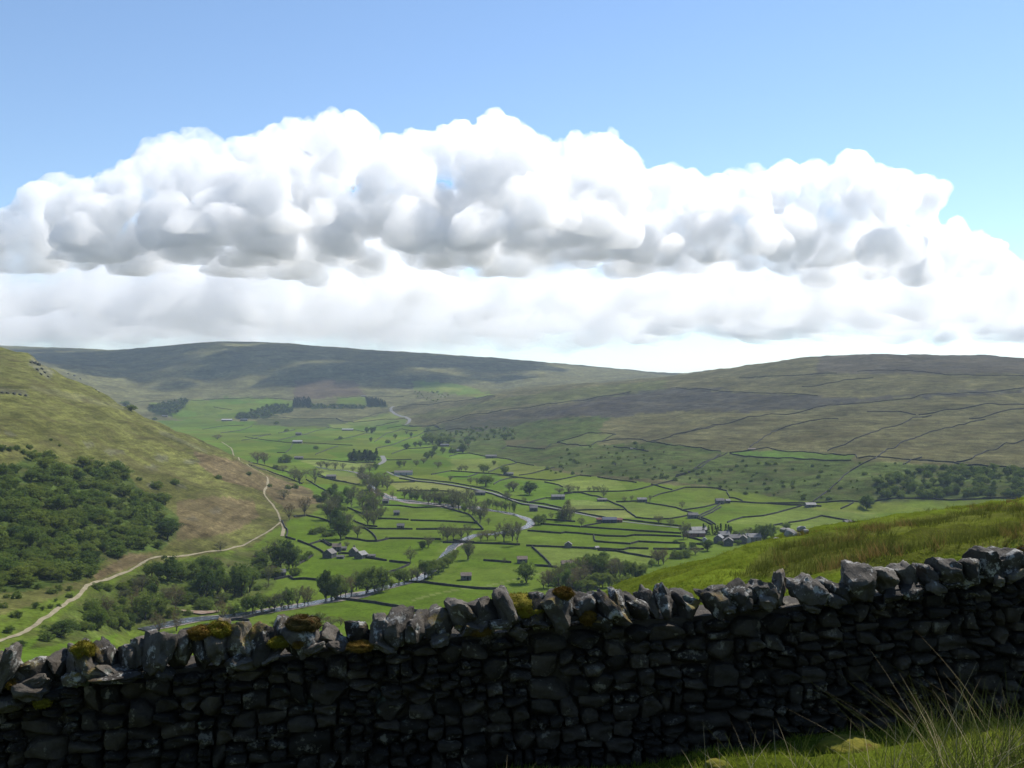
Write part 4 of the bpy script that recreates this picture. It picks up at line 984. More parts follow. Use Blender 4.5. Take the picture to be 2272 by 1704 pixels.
trees(B6, K2, 'in the damp wood below the track', [(640, 402, 205, 190, D_), (500, 372, 130, 120, L), (740, 402, 125, 120, L), (830, 392, 150, L), (560, 400, 110, L), (960, 562, 265, 160, D_), (1042, 542, 260, 150, L), (905, 545, 205, D_), (1105, 522, 190, L), (1240, 522, 265, 160, L), (1302, 492, 235, 130, L), (1182, 522, 205, D_), (950, 330, 130, L), (1050, 340, 110, L), (420, 485, 150, 120, S), (510, 542, 120, 90, D_), (450, 722, 225, 150, L), (382, 662, 185, B_), (585, 685, 155, L), (700, 642, 200, 130, B_), (560, 832, 185, 130, B_), (705, 812, 165, 120, B_), (240, 802, 160, 130, L), (60, 802, 200, 140, L), (130, 702, 190, 130, B_), (1080, 742, 175, 120, B_), (1182, 682, 90, 110, L), (20, 700, 150, L), (330, 790, 130, D_), (290, 560, 110, S), (640, 560, 130, S), (770, 590, 120, L), (60, 470, 60, U), (150, 480, 60, U), (340, 440, 60, U), (260, 470, 55, U), (830, 560, 120, L)])
trees(B6, K2, 'in the grey row along the near river', [(1275, 655, 130, 100, L), (1325, 662, 150, 120, L), (1402, 655, 155, 120, L), (1465, 642, 125, L), (1562, 642, 170, 100, S), (1622, 625, 170, 100, L), (1692, 615, 170, 100, S), (1752, 605, 160, 90, B_), (1785, 602, 150, B_), (1510, 645, 140, S), (1930, 555, 240, 130, D_), (2002, 552, 200, 120, L), (2052, 545, 195, 120, S)])
trees(B6, K2, 'just behind the near wall top', [(1530, 790, 75, 90, L), (1760, 770, 95, 90, S), (1860, 770, 110, 110, Y_), (1960, 780, 90, 110, B_), (2050, 770, 80, B_)])
trees(A5, 2.9105, 'on the left slope edge', [(395, 475, 105, 190, D_), (130, 555, 60, 80, D_), (60, 450, 50, U), (300, 500, 60, U)])
trees(A1, 2.9105, 'dotted along the left spur', [(385, 728, 14, U), (900, 948, 24, U), (1130, 975, 40, U), (1010, 1000, 50, U), (1410, 940, 30, U), (1420, 1400, 60, 80, S), (1080, 1330, 130, 130, D_), (15, 755, 40, U), (65, 755, 30, U), (105, 750, 30, U), (150, 775, 30, U), (190, 745, 30, U), (555, 835, 22, U), (1405, 685, 34, 50, B_), (1608, 915, 24, U), (330, 690, 16, U), (1000, 560, 22, U), (850, 500, 40, 60, L), (810, 470, 40, 50, L)])

seen = {}
for o, px, kind, cl in TREES: seen.setdefault((cl, kind), []).append((px, o))
for (cl, kind), l in seen.items():
    l.sort(key=lambda q: q[0])
    for i, (px, o) in enumerate(l):
        if len(l) == 1: t = f'{LOOK[kind]}, the only one {cl}'
        elif len(l) == 2: t = f'{LOOK[kind]} {cl}, the {"left" if i == 0 else "right"} of two'
        else: t = f'{LOOK[kind]} {cl}, {ordinal(i)} from the left'
        tag(o, t, 'bush' if kind == 'bush' else 'tree', 'trees ' + cl)


def scatter(poly, n, kinds, hr, label, group, wr=(.8, 1.15), mind=0.0, big=None, grow=None, name=None):
    x0 = min(q[0] for q in poly); x1 = max(q[0] for q in poly); y0 = min(q[1] for q in poly); y1 = max(q[1] for q in poly)
    done = []; done_o = []
    tries = 0
    while len(done) < n and tries < n * 40:
        tries += 1
        px, py = R.uniform(x0, x1), R.uniform(y0, y1)
        if not inpoly([px], [py], poly)[0]: continue
        if any(abs(px - a) < mind and abs(py - c) < mind * .55 for a, c in done): continue
        if grow and R.random() > grow(px, py): continue
        done.append((px, py))
        p = at(px, py)
        h = R.uniform(*hr)
        if big and R.random() < big: h *= 1.5
        k = R.choice(kinds)
        done_o.append((px, plant(k, p, h, h * R.uniform(*wr) * (1.3 if k == 'bush' else 1.0), label=label, group=group, name=name, sink=.10)))
    if n <= 36:
        for i, (_, o) in enumerate(sorted(done_o, key=lambda q: q[0])): o['label'] = f'{label}, {ordinal(i)} from left'


WOOD = A1([(0, 890), (60, 900), (170, 800), (300, 800), (420, 860), (520, 850), (640, 840), (800, 870), (830, 930), (800, 960), (900, 1010), (1100, 1100), (1160, 1200), (1130, 1320), (1030, 1320), (1030, 1400), (900, 1420), (750, 1440), (600, 1500), (520, 1600), (250, 1610), (150, 1680), (0, 1680), (-160, 1680), (-160, 900)])
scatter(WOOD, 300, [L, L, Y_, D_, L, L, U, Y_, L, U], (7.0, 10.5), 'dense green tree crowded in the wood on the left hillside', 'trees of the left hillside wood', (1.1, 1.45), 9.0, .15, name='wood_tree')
scatter(A1([(0, 1640), (250, 1620), (520, 1610), (420, 1750), (200, 1850), (0, 1900)]), 16, [U, U, L], (2, 4), 'small tree in the rough grass below the left wood', 'small trees below the left wood', (.9, 1.3), 14)
SCRUBP = A3([(560, 560), (850, 560), (900, 420), (1240, 410), (1500, 380), (1700, 440), (2060, 560), (2210, 620), (2210, 740), (1900, 740), (1650, 700), (1200, 650), (900, 640)])
scatter(SCRUBP, 80, [U, U, L, S], (3, 6.5), 'small scattered tree on the middle scrub slope', 'scattered trees of the middle scrub slope', (.8, 1.2), 6, name='scrub_tree')
scatter(A4([(0, 860), (250, 740), (700, 760), (1100, 770), (1400, 760), (1650, 790), (2208, 830), (2208, 985), (1300, 1000), (700, 1000), (350, 960), (300, 930), (0, 900)]), 120, [U, U, U, L], (2.5, 5.5), 'small dark thorn tree dotted over the right scrub slope', 'thorn trees of the right scrub slope', (.9, 1.3), 6, name='thorn_tree')
scatter(A4([(1250, 900), (1450, 830), (1660, 800), (2208, 820), (2300, 830), (2300, 985), (1800, 985), (1300, 995)]), 140, [L, L, D_, U, D_], (7, 12), 'dark green tree massed in the wood on the right', 'trees of the right hand wood', (.9, 1.25), 6, name='slope_tree')
scatter(B2([(880, 480), (1180, 470), (1300, 520), (1250, 575), (960, 580), (900, 640), (560, 620), (520, 540), (700, 530)]), 90, [L, L, U, S], (6, 11), 'green tree in the upper gill below the heather', 'trees of the upper gill', (.8, 1.2), 5)
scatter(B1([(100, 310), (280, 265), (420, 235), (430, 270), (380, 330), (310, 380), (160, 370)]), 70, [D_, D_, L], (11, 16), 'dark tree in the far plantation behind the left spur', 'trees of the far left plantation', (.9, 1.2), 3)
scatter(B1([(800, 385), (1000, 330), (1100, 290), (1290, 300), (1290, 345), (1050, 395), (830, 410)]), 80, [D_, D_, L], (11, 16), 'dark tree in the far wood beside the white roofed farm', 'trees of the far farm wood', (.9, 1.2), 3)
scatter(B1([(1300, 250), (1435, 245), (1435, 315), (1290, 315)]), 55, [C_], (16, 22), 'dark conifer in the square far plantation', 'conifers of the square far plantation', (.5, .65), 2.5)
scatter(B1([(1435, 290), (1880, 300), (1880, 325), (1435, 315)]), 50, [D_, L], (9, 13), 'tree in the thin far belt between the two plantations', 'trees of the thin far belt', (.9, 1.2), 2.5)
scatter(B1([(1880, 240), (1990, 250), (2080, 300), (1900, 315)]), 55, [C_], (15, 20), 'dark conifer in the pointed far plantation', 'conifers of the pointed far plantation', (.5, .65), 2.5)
scatter(B2([(430, 180), (640, 180), (720, 210), (660, 280), (460, 230)]), 24, [L, U, S], (6, 9), 'tree in the gill on the far hill', 'trees of the far gill', (.8, 1.2), 4)
scatter([(600, 1225), (640, 1245), (590, 1310), (480, 1350), (330, 1385), (220, 1405), (120, 1420), (230, 1335), (340, 1265), (420, 1250), (500, 1240)], 130, [U, U, L, Y_, B_, L, S], (3, 8), 'young tree in the thicket between the track and the river', 'young trees of the damp thicket', (.95, 1.4), 8, name='thicket_tree')
scatter(A2([(880, 590), (1130, 720), (1040, 900), (1060, 1000), (980, 1060), (880, 1000), (870, 800), (860, 640)]), 34, [S, S, L, B_], (7, 13), 'olive tree filling the central river belt', 'filling trees of the central river belt', (.8, 1.1), 6, name='river_tree')
scatter(A2([(580, 780), (700, 760), (800, 900), (800, 1120), (700, 1160), (640, 1020), (580, 980)]), 26, [S, L, D_], (8, 14), 'tree filling the dark group above the farm', 'filling trees of the dark group', (.8, 1.1), 6, name='river_tree')
scatter(A3([(780, 1560), (900, 1420), (1080, 1330), (1260, 1330), (1400, 1380), (1600, 1440), (1560, 1500), (1300, 1570), (1060, 1600)]), 50, [L, B_, Y_, S, U], (5, 11), 'tree filling the mixed wood under the brow', 'filling trees of the wood under the brow', (.9, 1.25), 6, name='brow_tree')
scatter(A2([(1240, 800), (1560, 850), (1640, 880), (1900, 960), (1900, 1010), (1780, 960), (1560, 885), (1250, 840)]), 24, [S, S, L], (7, 12), 'olive tree filling the row above the gravel bar', 'filling trees of the gravel bar row', (.8, 1.1), 6, name='river_tree')

# ------------------------------------------------------------------ rocks
def rock_mesh(name, seed, mat, cuts=6, rnd=.45, jit=.03, keep=.40, sub=5):
    """an angular block about 1 x 1 x 1: a subdivided cube, rounded, split by flat breaks and roughened"""
    r = random.Random(seed)
    bm = bmesh.new()
    bmesh.ops.create_cube(bm, size=1)
    bmesh.ops.subdivide_edges(bm, edges=bm.edges[:], cuts=sub, use_grid_fill=True)
    off = Vector((r.uniform(0, 99), r.uniform(0, 99), r.uniform(0, 99)))
    planes = []
    for _ in range(cuts):
        n = Vector((r.gauss(0, 1), r.gauss(0, 1), r.gauss(0, 1))).normalized()
        planes.append((n, r.uniform(keep, .56)))
    for v in bm.verts:
        p = v.co.copy()
        s = p.normalized() * .60
        p = p.lerp(s, rnd)
        for n, d in planes:
            e = p.dot(n) - d
            if e > 0: p -= n * e * .92
        p += p.normalized() * (mnoise.noise(p * 2.2 + off) * jit * 2.6 + mnoise.noise(p * 5 + off) * jit * 1.3 + (abs(mnoise.noise(p * 9 + off)) - .25) * jit * 1.2)
        v.co = p
    mn = [min(v.co[i] for v in bm.verts) for i in range(3)]; mx = [max(v.co[i] for v in bm.verts) for i in range(3)]
    for v in bm.verts:
        v.co = Vector([(v.co[i] - (mn[i] + mx[i]) / 2) / (mx[i] - mn[i]) for i in range(3)])
    me = bpy.data.meshes.new(name)
    bm.to_mesh(me); bm.free()
    me.polygons.foreach_set('use_smooth', np.ones(len(me.polygons), dtype=bool))
    me.set_sharp_from_angle(angle=math.radians(32))
    me.materials.append(mat)
    return me


def stone_mat(name, c1, c2, lichen, amount, mossy=False):
    m, nt, b = new_mat(name)
    oi = nt.nodes.new('ShaderNodeObjectInfo')
    p = geo_pos(nt)
    base = n_mix(nt, n_map(nt, n_noise(nt, 7, 6, .65, p), .3, .7, 0, 1), c1, c2)
    hsv = nt.nodes.new('ShaderNodeHueSaturation')
    nt.links.new(n_map(nt, oi.outputs['Random'], 0, 1, .45, 1.75), hsv.inputs['Value']); nt.links.new(base, hsv.inputs['Color'])
    l1 = n_map(nt, n_noise(nt, 5.5, 7, .75, p), amount, amount + .05, 0, .85)
    col = n_mix(nt, l1, hsv.outputs[0], lichen)
    l2 = n_map(nt, n_noise(nt, 3.1, 5, .6, p), .66, .70, 0, .7)
    col = n_mix(nt, l2, col, (.10, .125, .10))
    if mossy:        # thin moss creeping over the tops and into the joints
        sx = nt.nodes.new('ShaderNodeSeparateXYZ'); nt.links.new(nt.nodes.new('ShaderNodeNewGeometry').outputs['Normal'], sx.inputs[0])
        up = n_map(nt, sx.outputs['Z'], .1, .75, 0, 1)
        mk = nt.nodes.new('ShaderNodeMath'); mk.operation = 'MULTIPLY'; nt.links.new(up, mk.inputs[0]); nt.links.new(n_map(nt, n_noise(nt, 1.7, 6, .7, p), .54, .62, 0, .9), mk.inputs[1])
        mc = n_mix(nt, n_map(nt, n_noise(nt, 11, 4, .6, p), .35, .65, 0, 1), (.11, .060, .012), (.17, .135, .016))
        col = n_mix(nt, mk.outputs[0], col, mc)
    nt.links.new(col, b.inputs['Base Color'])
    b.inputs['Roughness'].default_value = .82
    h = nt.nodes.new('ShaderNodeMath'); h.operation = 'MULTIPLY_ADD'
    nt.links.new(n_noise(nt, 60, 5, .7, p), h.inputs[0]); h.inputs[1].default_value = .3; nt.links.new(n_noise(nt, 13, 7, .7, p), h.inputs[2])
    n_bump(nt, b, h.outputs[0], .85, .03)
    return m


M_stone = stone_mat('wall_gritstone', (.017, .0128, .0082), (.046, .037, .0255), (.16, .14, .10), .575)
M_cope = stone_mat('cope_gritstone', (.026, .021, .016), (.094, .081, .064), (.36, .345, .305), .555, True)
M_brow = two_tone('brow_boulder', (.14, .135, .12), (.30, .29, .265), 2.2, bump=.5, bdist=.05, world=True)
M_lime = two_tone('limestone_crag', (.045, .044, .028), (.085, .082, .060), .15, bump=.6, bdist=1.0)
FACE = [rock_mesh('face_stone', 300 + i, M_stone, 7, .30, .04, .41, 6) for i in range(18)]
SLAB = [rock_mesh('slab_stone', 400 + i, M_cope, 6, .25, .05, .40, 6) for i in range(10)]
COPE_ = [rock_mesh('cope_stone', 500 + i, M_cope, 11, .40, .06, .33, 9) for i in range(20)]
BROWR = [rock_mesh('boulder', 620 + i, M_brow, 9, .5, .05, .38) for i in range(5)]
BOULD = [rock_mesh('boulder', 600 + i, M_lime, 9, .5, .05, .38) for i in range(8)]

# ------------------------------------------------------------------ the near dry stone wall
COPE_LINE = [(-400, 1475), (-100, 1450), (0, 1432), (40, 1470), (90, 1478), (130, 1448), (200, 1420), (330, 1412), (390, 1405), (500, 1388), (570, 1376), (650, 1378), (730, 1386), (800, 1366), (880, 1356), (960, 1342), (1020, 1338), (1080, 1322), (1180, 1306), (1260, 1312), (1330, 1312), (1420, 1314), (1500, 1302), (1560, 1302), (1620, 1292), (1680, 1278), (1760, 1270), (1800, 1282), (1850, 1275), (1920, 1248), (1980, 1254), (2060, 1240), (2130, 1222), (2200, 1213), (2272, 1208), (2500, 1175), (2800, 1140)]


def wall_y(t): return 8.95 / (1 - .15 * t)          # depth of the wall's line at tan(azimuth) t


def cope_top(px):
    return float(np.interp(px, [q[0] for q in COPE_LINE], [q[1] for q in COPE_LINE]))


def wall_at(px):
    """point of the wall's centre line under column px, with the height of its cope tops"""
    t = (px - CX) / F; y = wall_y(t)
    return Vector((t * y, y, (HZ - cope_top(px)) / F * y))


E_ = Vector((1, .15, 0)).normalized(); N_ = Vector((.15, -1, 0)).normalized()
YAW = math.atan2(.15, 1)
S0 = wall_at(-330); S1 = wall_at(2620)
LEN = (S1 - S0).to_2d().length
# smooth line of the masonry top (under the copes) along the wall
_sx = np.linspace(-.2, LEN + .2, 60)
_pxs = np.linspace(-420, 2760, 60)
_pts = [wall_at(q) for q in _pxs]
_ss = np.array([(q - S0).to_2d().dot(E_.to_2d()) for q in _pts]); _zz = np.array([q.z for q in _pts])
_zz = np.convolve(np.pad(_zz, 6, mode='edge'), np.ones(13) / 13, mode='valid')


def face_top(s): return float(np.interp(s, _ss, _zz)) - .255


near_wall = link('dry_stone_wall', None); near_wall.location = (float(S0.x), float(S0.y), float(H(S0.x, S0.y)))
tag(near_wall, 'dark mossy dry stone wall with upright cope stones across the foreground', 'wall')
bpy.context.view_layer.update()
W0 = near_wall.location.copy()


def stone(name, me, pos, dims, lean=0.0, yaw=0.0, pitch=0.0, parent=near_wall):
    o = link(name, me, parent)
    o.location = pos - W0
    o.rotation_euler = (Matrix.Rotation(YAW + yaw, 3, 'Z') @ Matrix.Rotation(lean, 3, 'Y') @ Matrix.Rotation(pitch, 3, 'X')).to_euler()
    o.scale = dims
    return o


rw = random.Random(21)
cells = []


def split(s, v, w, h, depth=0):
    mh = rw.uniform(.09, .24); mw = rw.uniform(.15, .50)
    if h > mh and (h > w * .75 or w < mw or (rw.random() < .45 and h > .24)):
        k = rw.uniform(.36, .64)
        split(s, v, w, h * k, depth + 1); split(s, v + h * k, w, h * (1 - k), depth + 1)
    elif w > mw or w > h * 3.2:
        k = rw.uniform(.36, .64)
        split(s, v, w * k, h, depth + 1); split(s + w * k, v, w * (1 - k), h, depth + 1)
    else:
        cells.append((s, v, w, h))


for v0, v1, s in ((.05, .42, -.3), (.42, .83, 0.0), (.83, 1.5, -.6)):
    while s < LEN:
        w = rw.uniform(.7, 1.5)
        split(s, v0, w, v1 - v0)
        s += w


def wall_point(s, v, out):
    """on the battered front face: s along, v below the masonry top, out towards the viewer"""
    p = S0 + E_ * s + N_ * (.20 + .13 * v / 1.2 + out)
    return Vector((p.x, p.y, face_top(s) - v))


placed = []
for (s, v, w, h) in cells:
    sc_, vc = s + w / 2, v + h / 2
    p = wall_point(sc_, vc, -.14 + rw.uniform(-.035, .04))
    vis_px = CX + F * p.x / p.y; vis_py = HZ - F * p.z / p.y
    gz = float(H(p.x, p.y))
    if p.z < gz - .12: continue
    inview = -60 < vis_px < 2330 and vis_py < 1740
    placed.append((w * h if inview else 0, p, w, h))
placed.sort(key=lambda q: -q[0])
acc_v, acc_f = [], []
for i, (ar, p, w, h) in enumerate(placed):
    me = rw.choice(FACE)
    dims = (w * rw.uniform(.97, 1.06), rw.uniform(.26, .36), h * rw.uniform(.97, 1.07))
    lean, yaw, pitch = rw.uniform(-.09, .09), rw.uniform(-.13, .13), rw.uniform(-.1, .12)
    if i < 290:
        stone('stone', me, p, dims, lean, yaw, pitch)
    else:
        M = Matrix.Translation(p - W0) @ (Matrix.Rotation(YAW + yaw, 4, 'Z') @ Matrix.Rotation(lean, 4, 'Y') @ Matrix.Rotation(pitch, 4, 'X')) @ Matrix.Diagonal((*dims, 1))
        b0 = sum(len(a) for a in acc_v)
        co = np.empty(len(me.vertices) * 3); me.vertices.foreach_get('co', co); co = co.reshape(-1, 3)
        acc_v.append(co @ np.array(M.to_3x3()).T + np.array(M.translation))
        acc_f.append(np.array([pl.vertices[:] for pl in me.polygons]) + b0)
if acc_v:
    tag(link('small_stones', mesh_fast('small_stones', np.vstack(acc_v), np.vstack(acc_f), M_stone, False), near_wall), kind='stuff')
# hearting inside the wall
v, f_ = [], []
n = 40
for i in range(n + 1):
    s = LEN * i / n
    ft = face_top(s)
    for out, top in ((.12, False), (.02, True), (-.42, True), (-.60, False)):
        q = S0 + E_ * s + N_ * (.06 + out)
        v.append(Vector((q.x, q.y, ft - .02 if top else float(H(q.x, q.y)) - .5)) - W0)
for i in range(n):
    for k in range(3): f_.append((i * 4 + k, i * 4 + k + 1, (i + 1) * 4 + k + 1, (i + 1) * 4 + k))
link('hearting', mesh_np('hearting', v, f_, M_stone, False), near_wall)
# flat through stones under the copes
s = .05
while s < LEN - .1:
    w = rw.uniform(.16, .46); t = rw.uniform(.045, .085)
    lft = S0.x + s < .1
    if rw.random() < (.35 if lft else .6):
        p = wall_point(s + w / 2, -.02 + rw.uniform(-.02, .02), rw.uniform(-.20, -.12))
        stone('through_stone', rw.choice(SLAB), p, (w * 1.0, .40, t), rw.uniform(-.10, .14) - .06, rw.uniform(-.2, .2), rw.uniform(-.1, .1))
    if rw.random() < (.75 if lft else .3):
        p = wall_point(s + w / 2, -.07 + rw.uniform(-.03, .05), rw.uniform(-.16, -.1))
        stone('packing_stone', rw.choice(COPE_), p, (w * rw.uniform(.45, .7), .3, rw.uniform(.07, .15)), rw.uniform(-.3, .3), rw.uniform(-.4, .4), 0)
    s += w * .98
# cope stones set on edge
px = -330.0
k = 0
COPES = []
while px < 2600:
    left = px < 1150
    wpx = rw.uniform(30, 60) if left else rw.uniform(26, 56)
    if rw.random() < .2: wpx *= 1.35
    c = wall_at(px + wpx / 2); y = c.y
    w = wpx / F * y
    sloc = (c - S0).to_2d().dot(E_.to_2d())
    bot = face_top(sloc) + .0
    top = c.z + rw.uniform(-.06, .045) * (1.2 if left else .9)
    h = max(.15, top - bot) + .05
    lean = rw.uniform(-.5, .4) if left else rw.uniform(-.62, .12)
    q = S0 + E_ * sloc
    p = Vector((q.x, q.y, bot + h / 2 - .03)) + N_ * rw.uniform(-.08, .14)
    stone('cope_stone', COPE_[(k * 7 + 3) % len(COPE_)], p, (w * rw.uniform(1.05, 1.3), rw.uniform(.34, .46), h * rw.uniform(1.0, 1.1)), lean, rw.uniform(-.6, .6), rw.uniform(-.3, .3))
    if rw.random() < .55:
        q2 = q + N_ * .2 + E_ * rw.uniform(-.1, .1)
        stone('packing_stone', COPE_[(k * 5 + 1) % len(COPE_)], Vector((q2.x, q2.y, bot + rw.uniform(-.02, .08))), (rw.uniform(.1, .24), .22, rw.uniform(.07, .15)), rw.uniform(-.6, .6), rw.uniform(-.6, .6), rw.uniform(-.3, .3))
    COPES.append((px + wpx / 2, p.copy(), w, h))
    px += wpx; k += 1

# the big slab leaning at the left end and two flat pale stones bridging the left copes
for px, py, dm, ln in ((16, 1492, (.15, .3, .50), .42), (-40, 1500, (.2, .34, .42), .1), (262, 1502, (.40, .36, .085), -.03), (72, 1530, (.26, .36, .17), .2), (20, 1560, (.25, .34, .14), .05)):
    t_ = (px - CX) / F; y_ = wall_y(t_) - .2
    stone('cope_stone', COPE_[(int(px) * 3) % len(COPE_)], Vector((t_ * y_, y_, (HZ - py) / F * y_)), dm, ln, rw.uniform(-.2, .2), 0)

# moss cushions
def moss_mat(name, c1, c2):
    return two_tone(name, c1, c2, 14, bump=1.0, bdist=.02, rough=1.0, world=True, c3=(.10, .045, .01), s3=9)


M_moss = {'turf': moss_mat('moss_turf', (.10, .105, .010), (.17, .15, .014)), 'yellow': moss_mat('moss_yellow', (.15, .125, .010), (.22, .185, .015)), 'orange': moss_mat('moss_orange', (.13, .075, .010), (.19, .12, .016)), 'brown': moss_mat('moss_brown', (.06, .04, .012), (.09, .065, .015))}


def moss(pxc, pyc, wpx, hpx, kind, seed, out=.12):
    t = (pxc - CX) / F; y = wall_y(t) - out
    pos = Vector((t * y, y, (HZ - pyc) / F * y))
    w, h = wpx / F * y, hpx / F * y
    if pyc < cope_top(pxc) + 34:        # it grows on the top of the nearest cope stone
        _, cp_, cw, ch = min(COPES, key=lambda q: abs(q[0] - pxc))
        w, h = (w * 1.05, .21) if wpx > 90 else (min(max(w, cw * .8), cw * 1.25), min(h, .13))
        pos = cp_ + Vector((0, 0, ch * .5 - h * .38)) + N_ * .05
    rng = np.random.default_rng(seed)
    bm = bmesh.new(); bmesh.ops.create_icosphere(bm, subdivisions=4, radius=.5)
    o3 = Vector(rng.random(3) * 50)
    for q in bm.verts:
        d = q.co.normalized()
        lump = 1 + .30 * mnoise.noise(d * 1.8 + o3) + .10 * mnoise.noise(d * 6 + o3) + .06 * mnoise.noise(d * 14 + o3)
        q.co = Vector((d.x * w * .5 * lump, d.y * max(w * .45, .09) * lump, d.z * h * .5 * lump))
    me = bpy.data.meshes.new('moss_cushion'); bm.to_mesh(me)
    pts = np.array([q.co[:] for q in bm.verts]); nr = np.array([q.normal[:] for q in bm.verts]); bm.free()
    me.polygons.foreach_set('use_smooth', np.ones(len(me.polygons), dtype=bool)); me.materials.append(M_moss[kind])
    o = link('moss_cushion', me, near_wall); o.location = pos - W0; o.rotation_euler = (0, 0, YAW)
    # fine shoots standing off the cushion
    n = 5200
    i = rng.integers(0, len(pts), n)
    p = pts[i] + rng.normal(size=(n, 3)) * .006
    d = nr[i] + rng.normal(size=(n, 3)) * .45; d /= np.linalg.norm(d, axis=1)[:, None]
    u = np.cross(d, rng.normal(size=(n, 3))); u /= np.linalg.norm(u, axis=1)[:, None]
    ln = rng.uniform(.006, .018, n)[:, None]
    vv = np.stack([p - u * .0022, p + u * .0022, p + d * ln], 1).reshape(-1, 3)
    link('moss_shoots', mesh_fast('moss_shoots', vv, np.arange(n * 3).reshape(-1, 3), M_moss[kind], False), o)


for i, a in enumerate([(1168, 1322, 96, 62, 'yellow'), (1235, 1330, 36, 22, 'orange'), (1262, 1325, 24, 20, 'orange'), (508, 1392, 78, 44, 'yellow'), (455, 1416, 74, 26, 'orange'), (198, 1428, 68, 34, 'yellow'), (658, 1392, 74, 36, 'brown'), (672, 1378, 40, 20, 'orange'), (800, 1434, 56, 18, 'orange'), (1064, 1400, 44, 14, 'orange'),
                       (1306, 1371, 32, 26, 'orange'), (2258, 1228, 36, 46, 'orange'), (32, 1516, 24, 14, 'orange'), (95, 1557, 36, 16, 'yellow'), (618, 1424, 42, 16, 'yellow'), (662, 1426, 22, 14, 'orange')]):
    moss(*a, 70 + i, .16 if a[1] < 1400 else .22)

# ------------------------------------------------------------------ boulders on the brow and crags on the left spur
for i, (x, y, wp, lb) in enumerate([(1275, 485, 46, 'rounded grey boulder at the left of the rock heap on the brow'), (1342, 462, 78, 'largest pale boulder of the heap on the grassy brow'), (1405, 478, 54, 'mossy dark boulder in the middle of the rock heap'), (1450, 470, 62, 'long pale boulder right of centre in the rock heap'), (1496, 466, 44, 'small boulder at the right end of the rock heap'), (1205, 506, 44, 'flat pale stone lying alone left of the rock heap'), (1320, 490, 44, 'low boulder in front of the largest one on the brow'), (1380, 452, 40, 'boulder perched behind the rock heap')]):
    bpx, bpy_ = zp(B4, x, y + 12)
    ds = np.linspace(35, 110, 300); zs = H((bpx - CX) / F * ds, ds); kb = int(np.argmax(zs / ds)); db = float(ds[kb]) - 1.0 - (i % 3)
    q = Vector(((bpx - CX) / F * db, db, float(H((bpx - CX) / F * db, db))))
    o = link('boulder', BROWR[i % 5]); sz = wp / 4.424 * q.y / F
    o.location = q + Vector((0, 0, sz * .62)); o.scale = (sz * 1.6, sz * 1.2, sz * 1.15); o.rotation_euler = (R.uniform(-.2, .2), R.uniform(-.2, .2), R.uniform(0, 6))
    tag(o, lb, 'boulder', 'rock heap on the brow')


def crag(name, spots, label):
    o = link(name, None); p0 = at(*zp(A1, *spots[0][:2]), dmin=380); o.location = p0
    tag(o, label, 'crag')
    for i, (x, y, s_) in enumerate(spots):
        q = at(*zp(A1, x, y), dmin=380)
        sz = s_ * .6 / 2.9105 * q.y / F
        c = link('rock', BOULD[(i * 3) % 8], o); c.location = q - p0 + Vector((0, 0, sz * .1)); c.scale = (sz, sz, sz * .9); c.rotation_euler = (R.uniform(-.3, .3), R.uniform(-.3, .3), R.uniform(0, 6))


crag('limestone_crag', [(200, 190, 40), (225, 195, 44), (250, 205, 44), (270, 230, 36), (290, 255, 34), (310, 280, 30), (240, 235, 34), (265, 265, 30)], 'grey limestone crag near the top of the left spur')
crag('rock_outcrop', [(15, 385, 36), (50, 388, 36), (90, 392, 38), (130, 398, 36), (165, 402, 30)], 'low dark rock outcrop at the left edge of the spur')
crag('scree_outcrop', [(440, 262, 24), (480, 275, 26), (520, 295, 22), (620, 365, 18), (640, 380, 20)], 'small dark rocks along the edge of the left spur')

# ------------------------------------------------------------------ grass and rushes near the viewer
def at_near(px, py):
    ds = np.linspace(3, 11.5, 600); s_ = (HZ - py) / F
    z = H((px - CX) / F * ds, ds)
    k_ = np.nonzero(z >= s_ * ds)[0]
    d = ds[k_[0]] if len(k_) else 8.0
    x = (px - CX) / F * d
    return Vector((x, d, float(H(x, d))))


def blades(rng, base, height, width, lean, seg=3, droop=.35):
    """curved tapering blades as strips; base (n,3)"""
    n = len(base)
    a = rng.random(n) * 6.283
    dirv = np.stack([np.cos(a), np.sin(a), np.zeros(n)], 1)
    side = np.stack([-np.sin(a + .6), np.cos(a + .6), np.zeros(n)], 1)
    rows = []
    for k_ in range(seg + 1):
        t = k_ / seg
        bend = (lean * t + droop * lean * t * t)[:, None]
        p = base + np.array([0, 0, 1]) * (height * t * (1 - .12 * lean * t))[:, None] + dirv * bend * height[:, None]
        w = (width * (1 - t) ** .6 + .0004)[:, None] * .5
        rows.append(np.stack([p - side * w, p + side * w], 1))
    v = np.stack(rows, 1).reshape(n, -1, 3)
    m_ = (seg + 1) * 2
    idx = np.arange(n)[:, None] * m_
    q = []
    for k_ in range(seg):
        q.append(np.stack([idx[:, 0] + 2 * k_, idx[:, 0] + 2 * k_ + 1, idx[:, 0] + 2 * k_ + 3, idx[:, 0] + 2 * k_ + 2], 1))
    return v.reshape(-1, 3), np.concatenate(q)


